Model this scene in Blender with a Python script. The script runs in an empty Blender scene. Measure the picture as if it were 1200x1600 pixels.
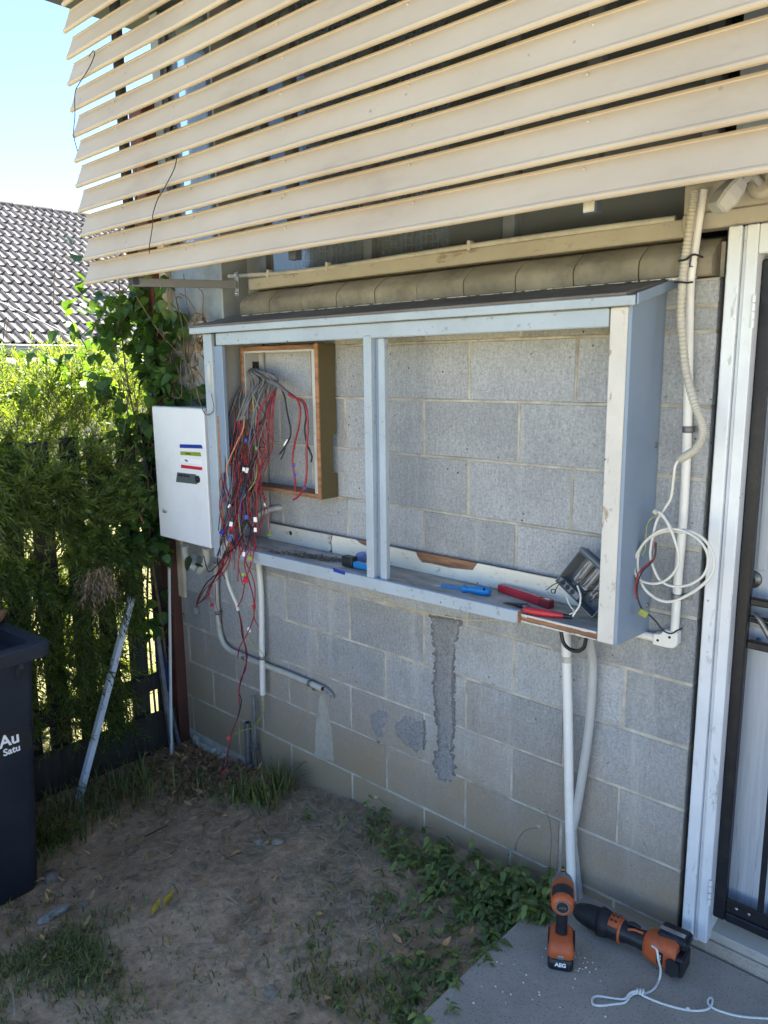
import bpy, bmesh, math, random
from mathutils import Vector, Matrix, noise

random.seed(11)
SC = bpy.context.scene
COL = SC.collection
R = math.radians

# ------------------------------------------------------------------ camera, sky, sun
cam_d = bpy.data.cameras.new('camera')
cam = bpy.data.objects.new('camera', cam_d)
COL.objects.link(cam)
YAW, PITCH, ROLL = -0.743963, -0.184807, -0.011321
fw = Vector((math.sin(YAW) * math.cos(PITCH), math.cos(YAW) * math.cos(PITCH), math.sin(PITCH)))
rt = fw.cross(Vector((0, 0, 1))).normalized()
up = rt.cross(fw)
r2 = rt * math.cos(ROLL) + up * math.sin(ROLL)
u2 = up * math.cos(ROLL) - rt * math.sin(ROLL)
cam.matrix_world = Matrix(((r2.x, u2.x, -fw.x, 2.57326), (r2.y, u2.y, -fw.y, -2.14165), (r2.z, u2.z, -fw.z, 1.71271), (0, 0, 0, 1)))
cam_d.sensor_fit = 'VERTICAL'
cam_d.sensor_height = 24.0
cam_d.lens = 24.0 * 1203.2 / 1600.0
cam_d.clip_start = 0.02
cam_d.clip_end = 2000
SC.camera = cam

SUN_EL, SUN_AZ = R(58), R(-8)          # azimuth measured from +y towards +x
world = bpy.data.worlds.new('World')
SC.world = world
world.use_nodes = True
wn = world.node_tree
bg = wn.nodes['Background']
sky = wn.nodes.new('ShaderNodeTexSky')
sky.sky_type = 'NISHITA'
sky.sun_disc = False
sky.sun_elevation = SUN_EL
sky.sun_rotation = SUN_AZ
sky.altitude = 2500
sky.air_density = 1.0
sky.dust_density = 0.0
sky.ozone_density = 3.0
wn.links.new(sky.outputs[0], bg.inputs[0])
bg.inputs[1].default_value = 0.052
sd = Vector((math.sin(SUN_AZ) * math.cos(SUN_EL), math.cos(SUN_AZ) * math.cos(SUN_EL), math.sin(SUN_EL)))
sun_d = bpy.data.lights.new('sun', 'SUN')
sun_d.energy = 5.0
sun_d.angle = R(0.53)
sun_d.color = (1.0, 0.94, 0.84)
sun = bpy.data.objects.new('sun', sun_d)
sun.rotation_euler = sd.to_track_quat('Z', 'Y').to_euler()
sun.location = (0, 6, 12)
COL.objects.link(sun)
SC.view_settings.view_transform = 'Standard'
SC.view_settings.look = 'None'
SC.view_settings.gamma = 1.0
SC.view_settings.use_curve_mapping = False
SC.view_settings.exposure = 3.25

# ------------------------------------------------------------------ materials
def new_mat(name):
    m = bpy.data.materials.new(name)
    m.use_nodes = True
    nt = m.node_tree
    return m, nt, nt.nodes['Principled BSDF']

def N(nt, kind, **kw):
    n = nt.nodes.new(kind)
    for k, v in kw.items():
        setattr(n, k, v)
    return n

def ramp(nt, src, stops):
    r = N(nt, 'ShaderNodeValToRGB')
    while len(r.color_ramp.elements) < len(stops):
        r.color_ramp.elements.new(0.5)
    for e, (p, c) in zip(r.color_ramp.elements, stops):
        e.position = p
        e.color = (c, c, c, 1) if isinstance(c, (int, float)) else (c[0], c[1], c[2], 1)
    nt.links.new(src, r.inputs[0])
    return r.outputs[0]

def mix(nt, fac, a, b, mode='MIX'):
    m = N(nt, 'ShaderNodeMix', data_type='RGBA', blend_type=mode)
    for sock, v in ((m.inputs[0], fac), (m.inputs[6], a), (m.inputs[7], b)):
        if hasattr(v, 'links'):
            nt.links.new(v, sock)
        elif isinstance(v, (int, float)):
            sock.default_value = v
        else:
            sock.default_value = (v[0], v[1], v[2], 1)
    return m.outputs[2]

def wpos(nt, scale=(1, 1, 1)):
    g = N(nt, 'ShaderNodeNewGeometry')
    mp = N(nt, 'ShaderNodeMapping')
    mp.inputs['Scale'].default_value = scale
    nt.links.new(g.outputs['Position'], mp.inputs['Vector'])
    return mp.outputs[0]

def noise_tex(nt, vec, scale, detail=4, rough=0.6):
    n = N(nt, 'ShaderNodeTexNoise')
    n.inputs['Scale'].default_value = scale
    n.inputs['Detail'].default_value = detail
    n.inputs['Roughness'].default_value = rough
    nt.links.new(vec, n.inputs['Vector'])
    return n.outputs['Fac']

def bump(nt, bsdf, h, strength, dist=0.002, prev=None):
    b = N(nt, 'ShaderNodeBump')
    b.inputs['Strength'].default_value = strength
    b.inputs['Distance'].default_value = dist
    nt.links.new(h, b.inputs['Height'])
    if prev is not None:
        nt.links.new(prev, b.inputs['Normal'])
    nt.links.new(b.outputs[0], bsdf.inputs['Normal'])
    return b.outputs[0]

def simple(name, c, rough=0.5, metal=0.0, var=0.25, scale=8.0, stretch=(1, 1, 1), bmp=0.15, bscale=120, dirt=None, dirt_amt=0.5, dirt_scale=3.0, spec=0.4, objvar=0.0):
    m, nt, b = new_mat(name)
    v = wpos(nt, stretch)
    n = noise_tex(nt, v, scale, 5)
    c1 = tuple(x * (1 - var) for x in c)
    c2 = tuple(min(1, x * (1 + var)) for x in c)
    col = ramp(nt, n, [(0.3, c1), (0.7, c2)])
    if dirt:
        n2 = noise_tex(nt, wpos(nt, stretch), dirt_scale, 7, 0.7)
        f = ramp(nt, n2, [(0.5, 0.0), (0.68, dirt_amt)])
        col = mix(nt, f, col, dirt)
    if objvar:
        oi = N(nt, 'ShaderNodeObjectInfo')
        f = ramp(nt, oi.outputs['Random'], [(0, 1 - objvar), (1, 1 + objvar * 0.5)])
        col = mix(nt, 1.0, col, f, 'MULTIPLY')
    nt.links.new(col, b.inputs['Base Color'])
    b.inputs['Roughness'].default_value = rough
    b.inputs['Metallic'].default_value = metal
    b.inputs['Specular IOR Level'].default_value = spec
    if bmp:
        bump(nt, b, noise_tex(nt, wpos(nt, stretch), bscale, 3), bmp, 0.001)
    return m

def peel_paint(name, paint, under, lo=0.56, hi=0.60, scale=9, stretch=(1, 1, 1), rough=0.55, spots=True):
    """old paint with bare patches, dark nail holes and a little grime"""
    m, nt, b = new_mat(name)
    n = noise_tex(nt, wpos(nt, stretch), scale, 8, 0.72)
    peel = ramp(nt, n, [(lo, 0.0), (hi, 1.0)])
    v = noise_tex(nt, wpos(nt), 4, 5, 0.65)
    pc = ramp(nt, v, [(0.3, tuple(x * 0.82 for x in paint)), (0.65, paint)])
    col = mix(nt, peel, pc, under)
    g = noise_tex(nt, wpos(nt, stretch), 38, 4, 0.7)
    gf = ramp(nt, g, [(0.6, 0.0), (0.72, 0.55)])
    col = mix(nt, gf, col, (0.12, 0.11, 0.10))
    if spots:
        vo = N(nt, 'ShaderNodeTexVoronoi')
        vo.inputs['Scale'].default_value = 26
        nt.links.new(wpos(nt), vo.inputs['Vector'])
        sf0 = ramp(nt, vo.outputs['Distance'], [(0.07, 1.0), (0.11, 0.0)])
        sk = ramp(nt, noise_tex(nt, wpos(nt), 5.5, 3), [(0.5, 0.0), (0.58, 1.0)])
        smm = N(nt, 'ShaderNodeMath', operation='MULTIPLY')
        nt.links.new(sf0, smm.inputs[0])
        nt.links.new(sk, smm.inputs[1])
        sf = smm.outputs[0]
        col = mix(nt, sf, col, (0.03, 0.028, 0.025))
    nt.links.new(col, b.inputs['Base Color'])
    b.inputs['Roughness'].default_value = rough
    inv = N(nt, 'ShaderNodeMath', operation='SUBTRACT')
    inv.inputs[0].default_value = 1
    nt.links.new(peel, inv.inputs[1])
    p = bump(nt, b, inv.outputs[0], 0.5, 0.0012)
    bump(nt, b, noise_tex(nt, wpos(nt, stretch), 90, 4), 0.2, 0.001, p)
    return m

def leaf_mat(name, c, trans=0.45, var=0.35, rough=0.45, per_obj=False):
    m, nt, b = new_mat(name)
    g = N(nt, 'ShaderNodeNewGeometry')
    a = ramp(nt, g.outputs['Random Per Island'], [(0.0, tuple(x * (1 - var) for x in c)), (0.6, c), (1.0, (min(1, c[0] * (1 + 1.6 * var)), min(1, c[1] * (1 + var)), c[2]))])
    if per_obj:
        oi = N(nt, 'ShaderNodeObjectInfo')
        a = mix(nt, 1.0, a, ramp(nt, oi.outputs['Random'], [(0, 0.6), (0.8, 1.1), (1, 1.6)]), 'MULTIPLY')
    n = noise_tex(nt, wpos(nt), 55, 3)
    a = mix(nt, 1.0, a, ramp(nt, n, [(0.3, 0.75), (0.7, 1.15)]), 'MULTIPLY')
    nt.links.new(a, b.inputs['Base Color'])
    b.inputs['Roughness'].default_value = rough
    b.inputs['Specular IOR Level'].default_value = 0.35
    t = N(nt, 'ShaderNodeBsdfTranslucent')
    tc = mix(nt, 1.0, a, (1.9, 1.75, 0.35), 'MULTIPLY')
    nt.links.new(tc, t.inputs['Color'])
    ms = N(nt, 'ShaderNodeMixShader')
    ms.inputs[0].default_value = trans
    nt.links.new(b.outputs[0], ms.inputs[1])
    nt.links.new(t.outputs[0], ms.inputs[2])
    nt.links.new(ms.outputs[0], nt.nodes['Material Output'].inputs[0])
    return m

M = {}
def block_material(name, dark=1.0, dirty=True):
    m, nt, b = new_mat(name)
    base = noise_tex(nt, wpos(nt), 3.0, 5, 0.6)
    col = ramp(nt, base, [(0.3, (0.275 * dark, 0.288 * dark, 0.30 * dark)), (0.7, (0.40 * dark, 0.415 * dark, 0.425 * dark))])
    oi = N(nt, 'ShaderNodeObjectInfo')
    col = mix(nt, 1.0, col, ramp(nt, oi.outputs['Random'], [(0, 0.84), (1, 1.15)]), 'MULTIPLY')
    # fine vertical streaking of old sealer
    st = noise_tex(nt, wpos(nt, (1, 1, 0.22)), 130, 3, 0.7)
    col = mix(nt, 1.0, col, ramp(nt, st, [(0.32, 0.87), (0.62, 1.08)]), 'MULTIPLY')
    # aggregate speckle
    ag = noise_tex(nt, wpos(nt), 105, 4, 0.75)
    col = mix(nt, 1.0, col, ramp(nt, ag, [(0.34, 0.78), (0.5, 1.0), (0.68, 1.2)]), 'MULTIPLY')
    sp = noise_tex(nt, wpos(nt), 420, 2, 0.6)
    col = mix(nt, ramp(nt, sp, [(0.60, 0.0), (0.66, 0.75)]), col, (0.09, 0.088, 0.085))
    sp2 = noise_tex(nt, wpos(nt), 300, 2, 0.5)
    col = mix(nt, ramp(nt, sp2, [(0.64, 0.0), (0.70, 0.6)]), col, (0.50, 0.50, 0.48))
    # sparse dark pits
    vo = N(nt, 'ShaderNodeTexVoronoi')
    vo.inputs['Scale'].default_value = 34
    vo.inputs['Randomness'].default_value = 1
    nt.links.new(wpos(nt), vo.inputs['Vector'])
    pit = ramp(nt, vo.outputs['Distance'], [(0.09, 1.0), (0.14, 0.0)])
    msk = ramp(nt, noise_tex(nt, wpos(nt), 6, 3), [(0.5, 0.0), (0.6, 1.0)])
    pm = N(nt, 'ShaderNodeMath', operation='MULTIPLY')
    nt.links.new(pit, pm.inputs[0])
    nt.links.new(msk, pm.inputs[1])
    col = mix(nt, pm.outputs[0], col, (0.045, 0.042, 0.04))
    # whitish wash streaks of lime
    ws = noise_tex(nt, wpos(nt, (7, 1, 0.5)), 1.6, 5, 0.65)
    col = mix(nt, ramp(nt, ws, [(0.56, 0.0), (0.74, 0.42)]), col, (0.55, 0.55, 0.52))
    if dirty:
        # splash soil on the lowest courses
        g = N(nt, 'ShaderNodeSeparateXYZ')
        nt.links.new(wpos(nt), g.inputs[0])
        nz = noise_tex(nt, wpos(nt, (1, 1, 1)), 3.2, 6, 0.65)
        ad = N(nt, 'ShaderNodeMath', operation='MULTIPLY_ADD')
        nt.links.new(nz, ad.inputs[0])
        ad.inputs[1].default_value = -0.75
        nt.links.new(g.outputs[2], ad.inputs[2])
        soil = ramp(nt, ad.outputs[0], [(0.0, 0.0), (0.5, 0.0)])
        mr = N(nt, 'ShaderNodeMapRange')
        mr.inputs['From Min'].default_value = -0.42
        mr.inputs['From Max'].default_value = 0.22
        mr.inputs['To Min'].default_value = 0.9
        mr.inputs['To Max'].default_value = 0.0
        nt.links.new(ad.outputs[0], mr.inputs['Value'])
        col = mix(nt, mr.outputs[0], col, (0.30, 0.225, 0.135))
    nt.links.new(col, b.inputs['Base Color'])
    b.inputs['Roughness'].default_value = 0.9
    b.inputs['Specular IOR Level'].default_value = 0.25
    p = bump(nt, b, noise_tex(nt, wpos(nt), 230, 5, 0.75), 0.8, 0.003)
    bump(nt, b, noise_tex(nt, wpos(nt, (1, 1, 0.6)), 50, 5, 0.65), 0.35, 0.004, p)
    return m

M['block'] = block_material('concrete_block')
M['mortar'] = simple('mortar', (0.42, 0.395, 0.335), 0.95, var=0.3, scale=14, bmp=0.6, bscale=220, dirt=(0.16, 0.14, 0.11), dirt_amt=0.6)
M['sill'] = simple('sill_masonry', (0.30, 0.265, 0.205), 0.9, var=0.3, scale=7, bmp=0.5, bscale=200, dirt=(0.09, 0.08, 0.065), dirt_amt=0.7, objvar=0.18)
M['patch'] = simple('cement_patch', (0.225, 0.228, 0.23), 0.95, var=0.32, scale=150, bmp=0.9, bscale=170, dirt=(0.08, 0.08, 0.08), dirt_amt=0.55, dirt_scale=60)
M['steel_dark'] = simple('dull_lock_metal', (0.16, 0.16, 0.155), 0.4, 0.8, var=0.25, scale=40, bmp=0.1)
M['damp'] = simple('dark_cement_stain', (0.14, 0.14, 0.14), 0.95, var=0.4, scale=70, bmp=0.7, bscale=170)
M['term'] = simple('grey_terminal_plastic', (0.42, 0.41, 0.38), 0.5, var=0.2, scale=40, bmp=0.05)
M['runoff'] = simple('lime_runoff', (0.37, 0.35, 0.30), 0.9, var=0.15, scale=20, bmp=0.4, bscale=220, dirt=(0.25, 0.22, 0.17), dirt_amt=0.5, dirt_scale=14)
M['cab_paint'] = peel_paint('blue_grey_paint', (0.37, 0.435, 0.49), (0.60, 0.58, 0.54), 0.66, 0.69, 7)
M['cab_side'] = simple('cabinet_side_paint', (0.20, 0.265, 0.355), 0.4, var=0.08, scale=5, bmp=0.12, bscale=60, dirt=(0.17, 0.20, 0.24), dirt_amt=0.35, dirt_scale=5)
M['peel_white'] = peel_paint('peeling_white_paint', (0.60, 0.58, 0.53), (0.34, 0.27, 0.20), 0.59, 0.63, 13, (1, 1, 0.5))
M['batten_white'] = peel_paint('cream_batten_paint', (0.72, 0.68, 0.57), (0.40, 0.33, 0.24), 0.64, 0.67, 10, (0.6, 1, 1))
M['grey_board'] = simple('grey_backing_board', (0.34, 0.345, 0.33), 0.75, var=0.12, scale=5, bmp=0.2, dirt=(0.2, 0.19, 0.17), dirt_amt=0.4)
M['timber'] = simple('raw_timber', (0.32, 0.155, 0.07), 0.7, var=0.4, scale=9, stretch=(1, 1, 6), bmp=0.3, bscale=70, dirt=(0.12, 0.06, 0.03), dirt_amt=0.6)
M['timber_x'] = simple('raw_timber_lengthwise', (0.25, 0.125, 0.065), 0.75, var=0.45, scale=10, stretch=(1, 6, 8), bmp=0.4, bscale=60, dirt=(0.09, 0.05, 0.03), dirt_amt=0.6)
M['olive'] = simple('olive_timber', (0.115, 0.088, 0.038), 0.7, var=0.2, scale=6, bmp=0.25, dirt=(0.06, 0.05, 0.03), dirt_amt=0.4)
M['lining'] = peel_paint('lining_paint', (0.50, 0.50, 0.46), (0.30, 0.25, 0.2), 0.62, 0.66, 18)
M['shelf'] = simple('shelf_board', (0.42, 0.375, 0.315), 0.9, var=0.4, scale=9, stretch=(1, 3, 1), bmp=0.5, bscale=90, dirt=(0.38, 0.36, 0.33), dirt_amt=0.5, dirt_scale=8)
M['roof_board'] = simple('dirty_lid_board', (0.15, 0.125, 0.10), 0.9, var=0.3, scale=7, bmp=0.4, dirt=(0.25, 0.22, 0.19), dirt_amt=0.4)
M['slat'] = None
M['pvc'] = simple('white_pvc', (0.70, 0.70, 0.67), 0.35, var=0.06, scale=9, bmp=0.05, dirt=(0.45, 0.43, 0.38), dirt_amt=0.4, dirt_scale=9)
M['pvc_grey'] = simple('grey_pvc', (0.40, 0.41, 0.40), 0.4, var=0.08, scale=9, bmp=0.06, dirt=(0.25, 0.24, 0.21), dirt_amt=0.4, dirt_scale=9)
M['pvc_old'] = simple('aged_pvc', (0.46, 0.45, 0.40), 0.45, var=0.12, scale=11, bmp=0.1, dirt=(0.2, 0.19, 0.16), dirt_amt=0.55, dirt_scale=12)
M['pvc_cream'] = simple('cream_pvc', (0.43, 0.41, 0.35), 0.4, var=0.08, scale=11, bmp=0.05, dirt=(0.26, 0.23, 0.18), dirt_amt=0.5, dirt_scale=7)
M['galv'] = simple('galvanised_steel', (0.26, 0.28, 0.30), 0.5, 0.75, var=0.25, scale=20, bmp=0.2, dirt=(0.14, 0.12, 0.10), dirt_amt=0.6, dirt_scale=9)
M['clip'] = simple('clip_steel', (0.20, 0.20, 0.20), 0.5, 0.6, var=0.3, scale=30, bmp=0.2)
M['metal_white'] = simple('white_enamel_sheet', (0.74, 0.76, 0.78), 0.35, var=0.03, scale=3, bmp=0.03, bscale=20, dirt=(0.60, 0.61, 0.62), dirt_amt=0.35, dirt_scale=5)
M['tape_blue'] = simple('blue_tape', (0.015, 0.045, 0.30), 0.4, var=0.1, bmp=0.05)
M['tape_green'] = simple('green_tape', (0.26, 0.32, 0.03), 0.4, var=0.1, bmp=0.05)
M['tape_white'] = simple('white_tape', (0.82, 0.84, 0.85), 0.4, var=0.03, bmp=0.05)
M['tape_red'] = simple('red_tape', (0.50, 0.02, 0.035), 0.4, var=0.1, bmp=0.05)
M['label_grey'] = simple('dark_label', (0.085, 0.105, 0.105), 0.5, var=0.1, bmp=0.05)
M['ink'] = simple('ink', (0.015, 0.015, 0.018), 0.6, var=0.1, bmp=0)
M['wire_red'] = simple('red_insulation', (0.27, 0.020, 0.030), 0.35, var=0.2, scale=14, bmp=0)
M['wire_black'] = simple('black_insulation', (0.014, 0.014, 0.017), 0.4, var=0.2, bmp=0)
M['wire_blue'] = simple('blue_insulation', (0.03, 0.06, 0.28), 0.4, var=0.2, bmp=0)
M['wire_yellow'] = simple('green_yellow_insulation', (0.30, 0.33, 0.08), 0.4, var=0.3, scale=60, bmp=0)
M['wire_white'] = simple('white_insulation', (0.62, 0.61, 0.55), 0.4, var=0.1, bmp=0)
M['wire_orange'] = simple('faded_orange_insulation', (0.55, 0.25, 0.12), 0.4, var=0.2, bmp=0)
M['sheath'] = simple('grey_cable_sheath', (0.13, 0.13, 0.13), 0.55, var=0.3, scale=25, bmp=0.1, dirt=(0.24, 0.23, 0.21), dirt_amt=0.5, dirt_scale=20)
M['copper'] = simple('bare_copper', (0.5, 0.27, 0.16), 0.4, 0.8, bmp=0)
M['black_plastic'] = simple('black_plastic', (0.012, 0.014, 0.018), 0.42, var=0.2, scale=30, bmp=0.1, dirt=(0.05, 0.05, 0.05), dirt_amt=0.4, dirt_scale=25)
M['rubber'] = simple('black_rubber_boot', (0.014, 0.015, 0.018), 0.6, var=0.2, scale=30, bmp=0.2, dirt=(0.06, 0.055, 0.05), dirt_amt=0.4, dirt_scale=16)
M['orange'] = simple('orange_plastic', (0.47, 0.10, 0.028), 0.45, var=0.15, scale=18, bmp=0.1, dirt=(0.17, 0.07, 0.04), dirt_amt=0.65, dirt_scale=30)
M['chrome'] = simple('brushed_metal', (0.50, 0.50, 0.50), 0.3, 0.9, var=0.15, scale=40, bmp=0.1)
M['door_paint'] = None
M['frame_white'] = peel_paint('white_gloss_trim', (0.66, 0.70, 0.74), (0.45, 0.43, 0.40), 0.70, 0.73, 7, (1, 1, 0.35), 0.3)
M['frame_white'].node_tree.nodes['Principled BSDF'].inputs['Specular IOR Level'].default_value = 0.5
M['beam'] = peel_paint('weathered_white_beam', (0.40, 0.375, 0.32), (0.24, 0.2, 0.15), 0.6, 0.66, 12, (0.4, 1, 1), 0.7, False)
M['black_steel'] = simple('black_enamel_steel', (0.010, 0.012, 0.016), 0.42, var=0.2, scale=20, bmp=0.15, bscale=80, dirt=(0.10, 0.08, 0.06), dirt_amt=0.15, dirt_scale=14, spec=0.3)
M['grey_trim'] = simple('grey_painted_trim', (0.30, 0.33, 0.36), 0.6, var=0.12, scale=6, bmp=0.2, dirt=(0.16, 0.16, 0.16), dirt_amt=0.5)
M['fibro'] = simple('fibre_cement_sheet', (0.25, 0.30, 0.35), 0.75, var=0.2, scale=4, bmp=0.25, dirt=(0.13, 0.15, 0.17), dirt_amt=0.6, dirt_scale=5)
M['cream_timber'] = simple('cream_corner_timber', (0.52, 0.46, 0.36), 0.75, var=0.2, scale=9, bmp=0.3, dirt=(0.25, 0.2, 0.15), dirt_amt=0.5)
M['soffit'] = simple('dark_soffit', (0.05, 0.06, 0.08), 0.7, var=0.12, scale=4, bmp=0.2)
M['interior'] = simple('dim_interior', (0.05, 0.055, 0.065), 0.9, var=0.3, scale=3, bmp=0)
M['brown_post'] = simple('red_brown_post_paint', (0.10, 0.034, 0.022), 0.75, var=0.3, scale=8, stretch=(1, 1, 0.3), bmp=0.4, bscale=60, dirt=(0.08, 0.04, 0.03), dirt_amt=0.6)
M['paling'] = simple('weathered_paling', (0.040, 0.033, 0.026), 0.9, var=0.4, scale=14, stretch=(3, 3, 0.25), bmp=0.6, bscale=50, dirt=(0.075, 0.08, 0.045), dirt_amt=0.5, dirt_scale=4, objvar=0.35)
M['pole_white'] = peel_paint('chipped_white_pole_paint', (0.68, 0.73, 0.79), (0.05, 0.045, 0.045), 0.64, 0.66, 30, (1, 1, 0.4), 0.5, False)
M['bin'] = simple('dark_bin_plastic', (0.018, 0.023, 0.034), 0.5, var=0.12, scale=6, bmp=0.2, bscale=150, dirt=(0.05, 0.05, 0.05), dirt_amt=0.25)
M['dirt_litter'] = simple('dry_debris', (0.16, 0.13, 0.10), 0.95, var=0.5, scale=80, bmp=0.2)
M['tool_blue'] = simple('blue_tool_handle', (0.015, 0.20, 0.48), 0.35, var=0.08, bmp=0.05)
M['tool_red'] = simple('red_tool_handle', (0.42, 0.025, 0.035), 0.35, var=0.12, scale=14, bmp=0.05)
M['tool_maroon'] = simple('dark_red_plastic', (0.24, 0.03, 0.035), 0.3, var=0.1, bmp=0.04)
M['clear_blue'] = simple('pale_blue_plastic', (0.17, 0.24, 0.50), 0.25, var=0.1, bmp=0.03)
M['box_grey'] = simple('grey_junction_plastic', (0.14, 0.158, 0.175), 0.45, var=0.1, scale=14, bmp=0.1, dirt=(0.16, 0.16, 0.16), dirt_amt=0.4, dirt_scale=18)
M['rope'] = simple('white_cord', (0.66, 0.66, 0.62), 0.8, var=0.12, scale=160, bmp=0.5, bscale=500)
M['string'] = simple('yellowed_string', (0.46, 0.37, 0.20), 0.7, var=0.15, scale=60, bmp=0.2)
M['stone'] = simple('pale_stone', (0.22, 0.175, 0.13), 0.9, var=0.3, scale=22, bmp=0.6, bscale=120, objvar=0.3)
M['straw'] = simple('dry_straw', (0.30, 0.25, 0.17), 0.85, var=0.45, scale=30, bmp=0)
M['twig'] = simple('twig_bark', (0.17, 0.125, 0.085), 0.9, var=0.4, scale=40, bmp=0.3)
M['vine_stem'] = simple('vine_stem_bark', (0.14, 0.105, 0.07), 0.9, var=0.4, scale=30, bmp=0.3)
M['bark'] = simple('shrub_bark', (0.11, 0.085, 0.06), 0.9, var=0.4, scale=20, bmp=0.5)
M['dry_leaf'] = leaf_mat('dead_leaf', (0.30, 0.20, 0.12), 0.15, 0.5, 0.8)
M['vine_leaf'] = leaf_mat('vine_leaf', (0.060, 0.125, 0.038), 0.42, 0.4, 0.38, True)
M['shrub_leaf'] = leaf_mat('needle_leaf', (0.118, 0.182, 0.055), 0.55, 0.4, 0.5)
M['brown_needle'] = leaf_mat('dead_needle', (0.32, 0.245, 0.165), 0.2, 0.3, 0.8)
M['weed_leaf'] = leaf_mat('weed_leaf', (0.14, 0.20, 0.07), 0.3, 0.4, 0.5)
M['grass'] = leaf_mat('grass_blade', (0.15, 0.18, 0.065), 0.3, 0.45, 0.5)
M['petal'] = leaf_mat('white_petal', (0.7, 0.7, 0.62), 0.3, 0.1, 0.6)
M['yellow_leaf'] = leaf_mat('yellow_leaf', (0.50, 0.34, 0.035), 0.2, 0.2, 0.5)
M['cream_render'] = simple('neighbour_wall_render', (0.40, 0.36, 0.32), 0.9, var=0.15, scale=3, bmp=0.3)
M['gutter'] = simple('grey_gutter_paint', (0.17, 0.19, 0.22), 0.45, var=0.1, scale=3, bmp=0.05)

def slat_material():
    m, nt, b = new_mat('cream_slat_paint')
    n = noise_tex(nt, wpos(nt, (0.5, 1, 1)), 3.5, 6, 0.62)
    col = ramp(nt, n, [(0.25, (0.33, 0.262, 0.188)), (0.45, (0.42, 0.352, 0.262)), (0.75, (0.48, 0.415, 0.318))])
    n2 = noise_tex(nt, wpos(nt, (1, 1, 1)), 24, 5, 0.75)
    col = mix(nt, ramp(nt, n2, [(0.62, 0.0), (0.72, 0.35)]), col, (0.36, 0.29, 0.21))
    vo = N(nt, 'ShaderNodeTexVoronoi')
    vo.inputs['Scale'].default_value = 11
    nt.links.new(wpos(nt), vo.inputs['Vector'])
    col = mix(nt, ramp(nt, vo.outputs['Distance'], [(0.045, 0.8), (0.065, 0.0)]), col, (0.25, 0.20, 0.14))
    # worn orange oxide along the top hem of the blade, in the blade's own coordinates
    tc = N(nt, 'ShaderNodeTexCoord')
    sx = N(nt, 'ShaderNodeSeparateXYZ')
    nt.links.new(tc.outputs['Object'], sx.inputs[0])
    ad = N(nt, 'ShaderNodeMath', operation='MULTIPLY_ADD')
    nt.links.new(n2, ad.inputs[0])
    ad.inputs[1].default_value = 0.025
    nt.links.new(sx.outputs[2], ad.inputs[2])
    mr = N(nt, 'ShaderNodeMapRange')
    mr.inputs['From Min'].default_value = 0.078
    mr.inputs['From Max'].default_value = 0.1
    mr.inputs['To Max'].default_value = 0.5
    nt.links.new(ad.outputs[0], mr.inputs['Value'])
    col = mix(nt, mr.outputs[0], col, (0.38, 0.27, 0.17))
    nt.links.new(col, b.inputs['Base Color'])
    b.inputs['Roughness'].default_value = 0.5
    bump(nt, b, noise_tex(nt, wpos(nt), 30, 3), 0.08, 0.001)
    return m
M['slat'] = slat_material()

def door_material():
    m, nt, b = new_mat('weathered_door_paint')
    g = noise_tex(nt, wpos(nt, (9, 9, 0.35)), 9, 6, 0.65)
    col = ramp(nt, g, [(0.3, (0.33, 0.365, 0.41)), (0.7, (0.45, 0.485, 0.53))])
    cr = noise_tex(nt, wpos(nt, (22, 22, 0.6)), 7, 6, 0.75)
    sz = N(nt, 'ShaderNodeSeparateXYZ')
    nt.links.new(wpos(nt), sz.inputs[0])
    mr = N(nt, 'ShaderNodeMapRange')       # cracking is worst near the bottom edge of the door
    mr.inputs['From Min'].default_value = 0.15
    mr.inputs['From Max'].default_value = 0.75
    mr.inputs['To Min'].default_value = 0.75
    mr.inputs['To Max'].default_value = 0.0
    nt.links.new(sz.outputs[2], mr.inputs['Value'])
    f = ramp(nt, cr, [(0.58, 0.0), (0.64, 1.0)])
    mu = N(nt, 'ShaderNodeMath', operation='MULTIPLY')
    nt.links.new(f, mu.inputs[0])
    nt.links.new(mr.outputs[0], mu.inputs[1])
    col = mix(nt, mu.outputs[0], col, (0.10, 0.11, 0.12))
    nt.links.new(col, b.inputs['Base Color'])
    b.inputs['Roughness'].default_value = 0.45
    bump(nt, b, cr, 0.2, 0.001)
    return m
M['door_paint'] = door_material()

def glass_material():
    m, nt, b = new_mat('window_glass')
    b.inputs['Base Color'].default_value = (0.72, 0.80, 0.86, 1)
    b.inputs['Roughness'].default_value = 0.06
    b.inputs['Transmission Weight'].default_value = 0.9
    b.inputs['IOR'].default_value = 1.45
    v = noise_tex(nt, wpos(nt), 90, 2)
    bump(nt, b, v, 0.1, 0.001)
    return m
M['glass'] = glass_material()

def tile_material():
    m, nt, b = new_mat('concrete_roof_tile')
    n = noise_tex(nt, wpos(nt), 5, 6, 0.7)
    col = ramp(nt, n, [(0.3, (0.085, 0.08, 0.08)), (0.7, (0.145, 0.14, 0.138))])
    oi = N(nt, 'ShaderNodeObjectInfo')
    col = mix(nt, 1.0, col, ramp(nt, oi.outputs['Random'], [(0, 0.85), (1, 1.1)]), 'MULTIPLY')
    nt.links.new(col, b.inputs['Base Color'])
    b.inputs['Roughness'].default_value = 0.85
    b.inputs['Specular IOR Level'].default_value = 0.2
    bump(nt, b, noise_tex(nt, wpos(nt), 60, 4), 0.3, 0.004)
    return m
M['tile'] = tile_material()

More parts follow.
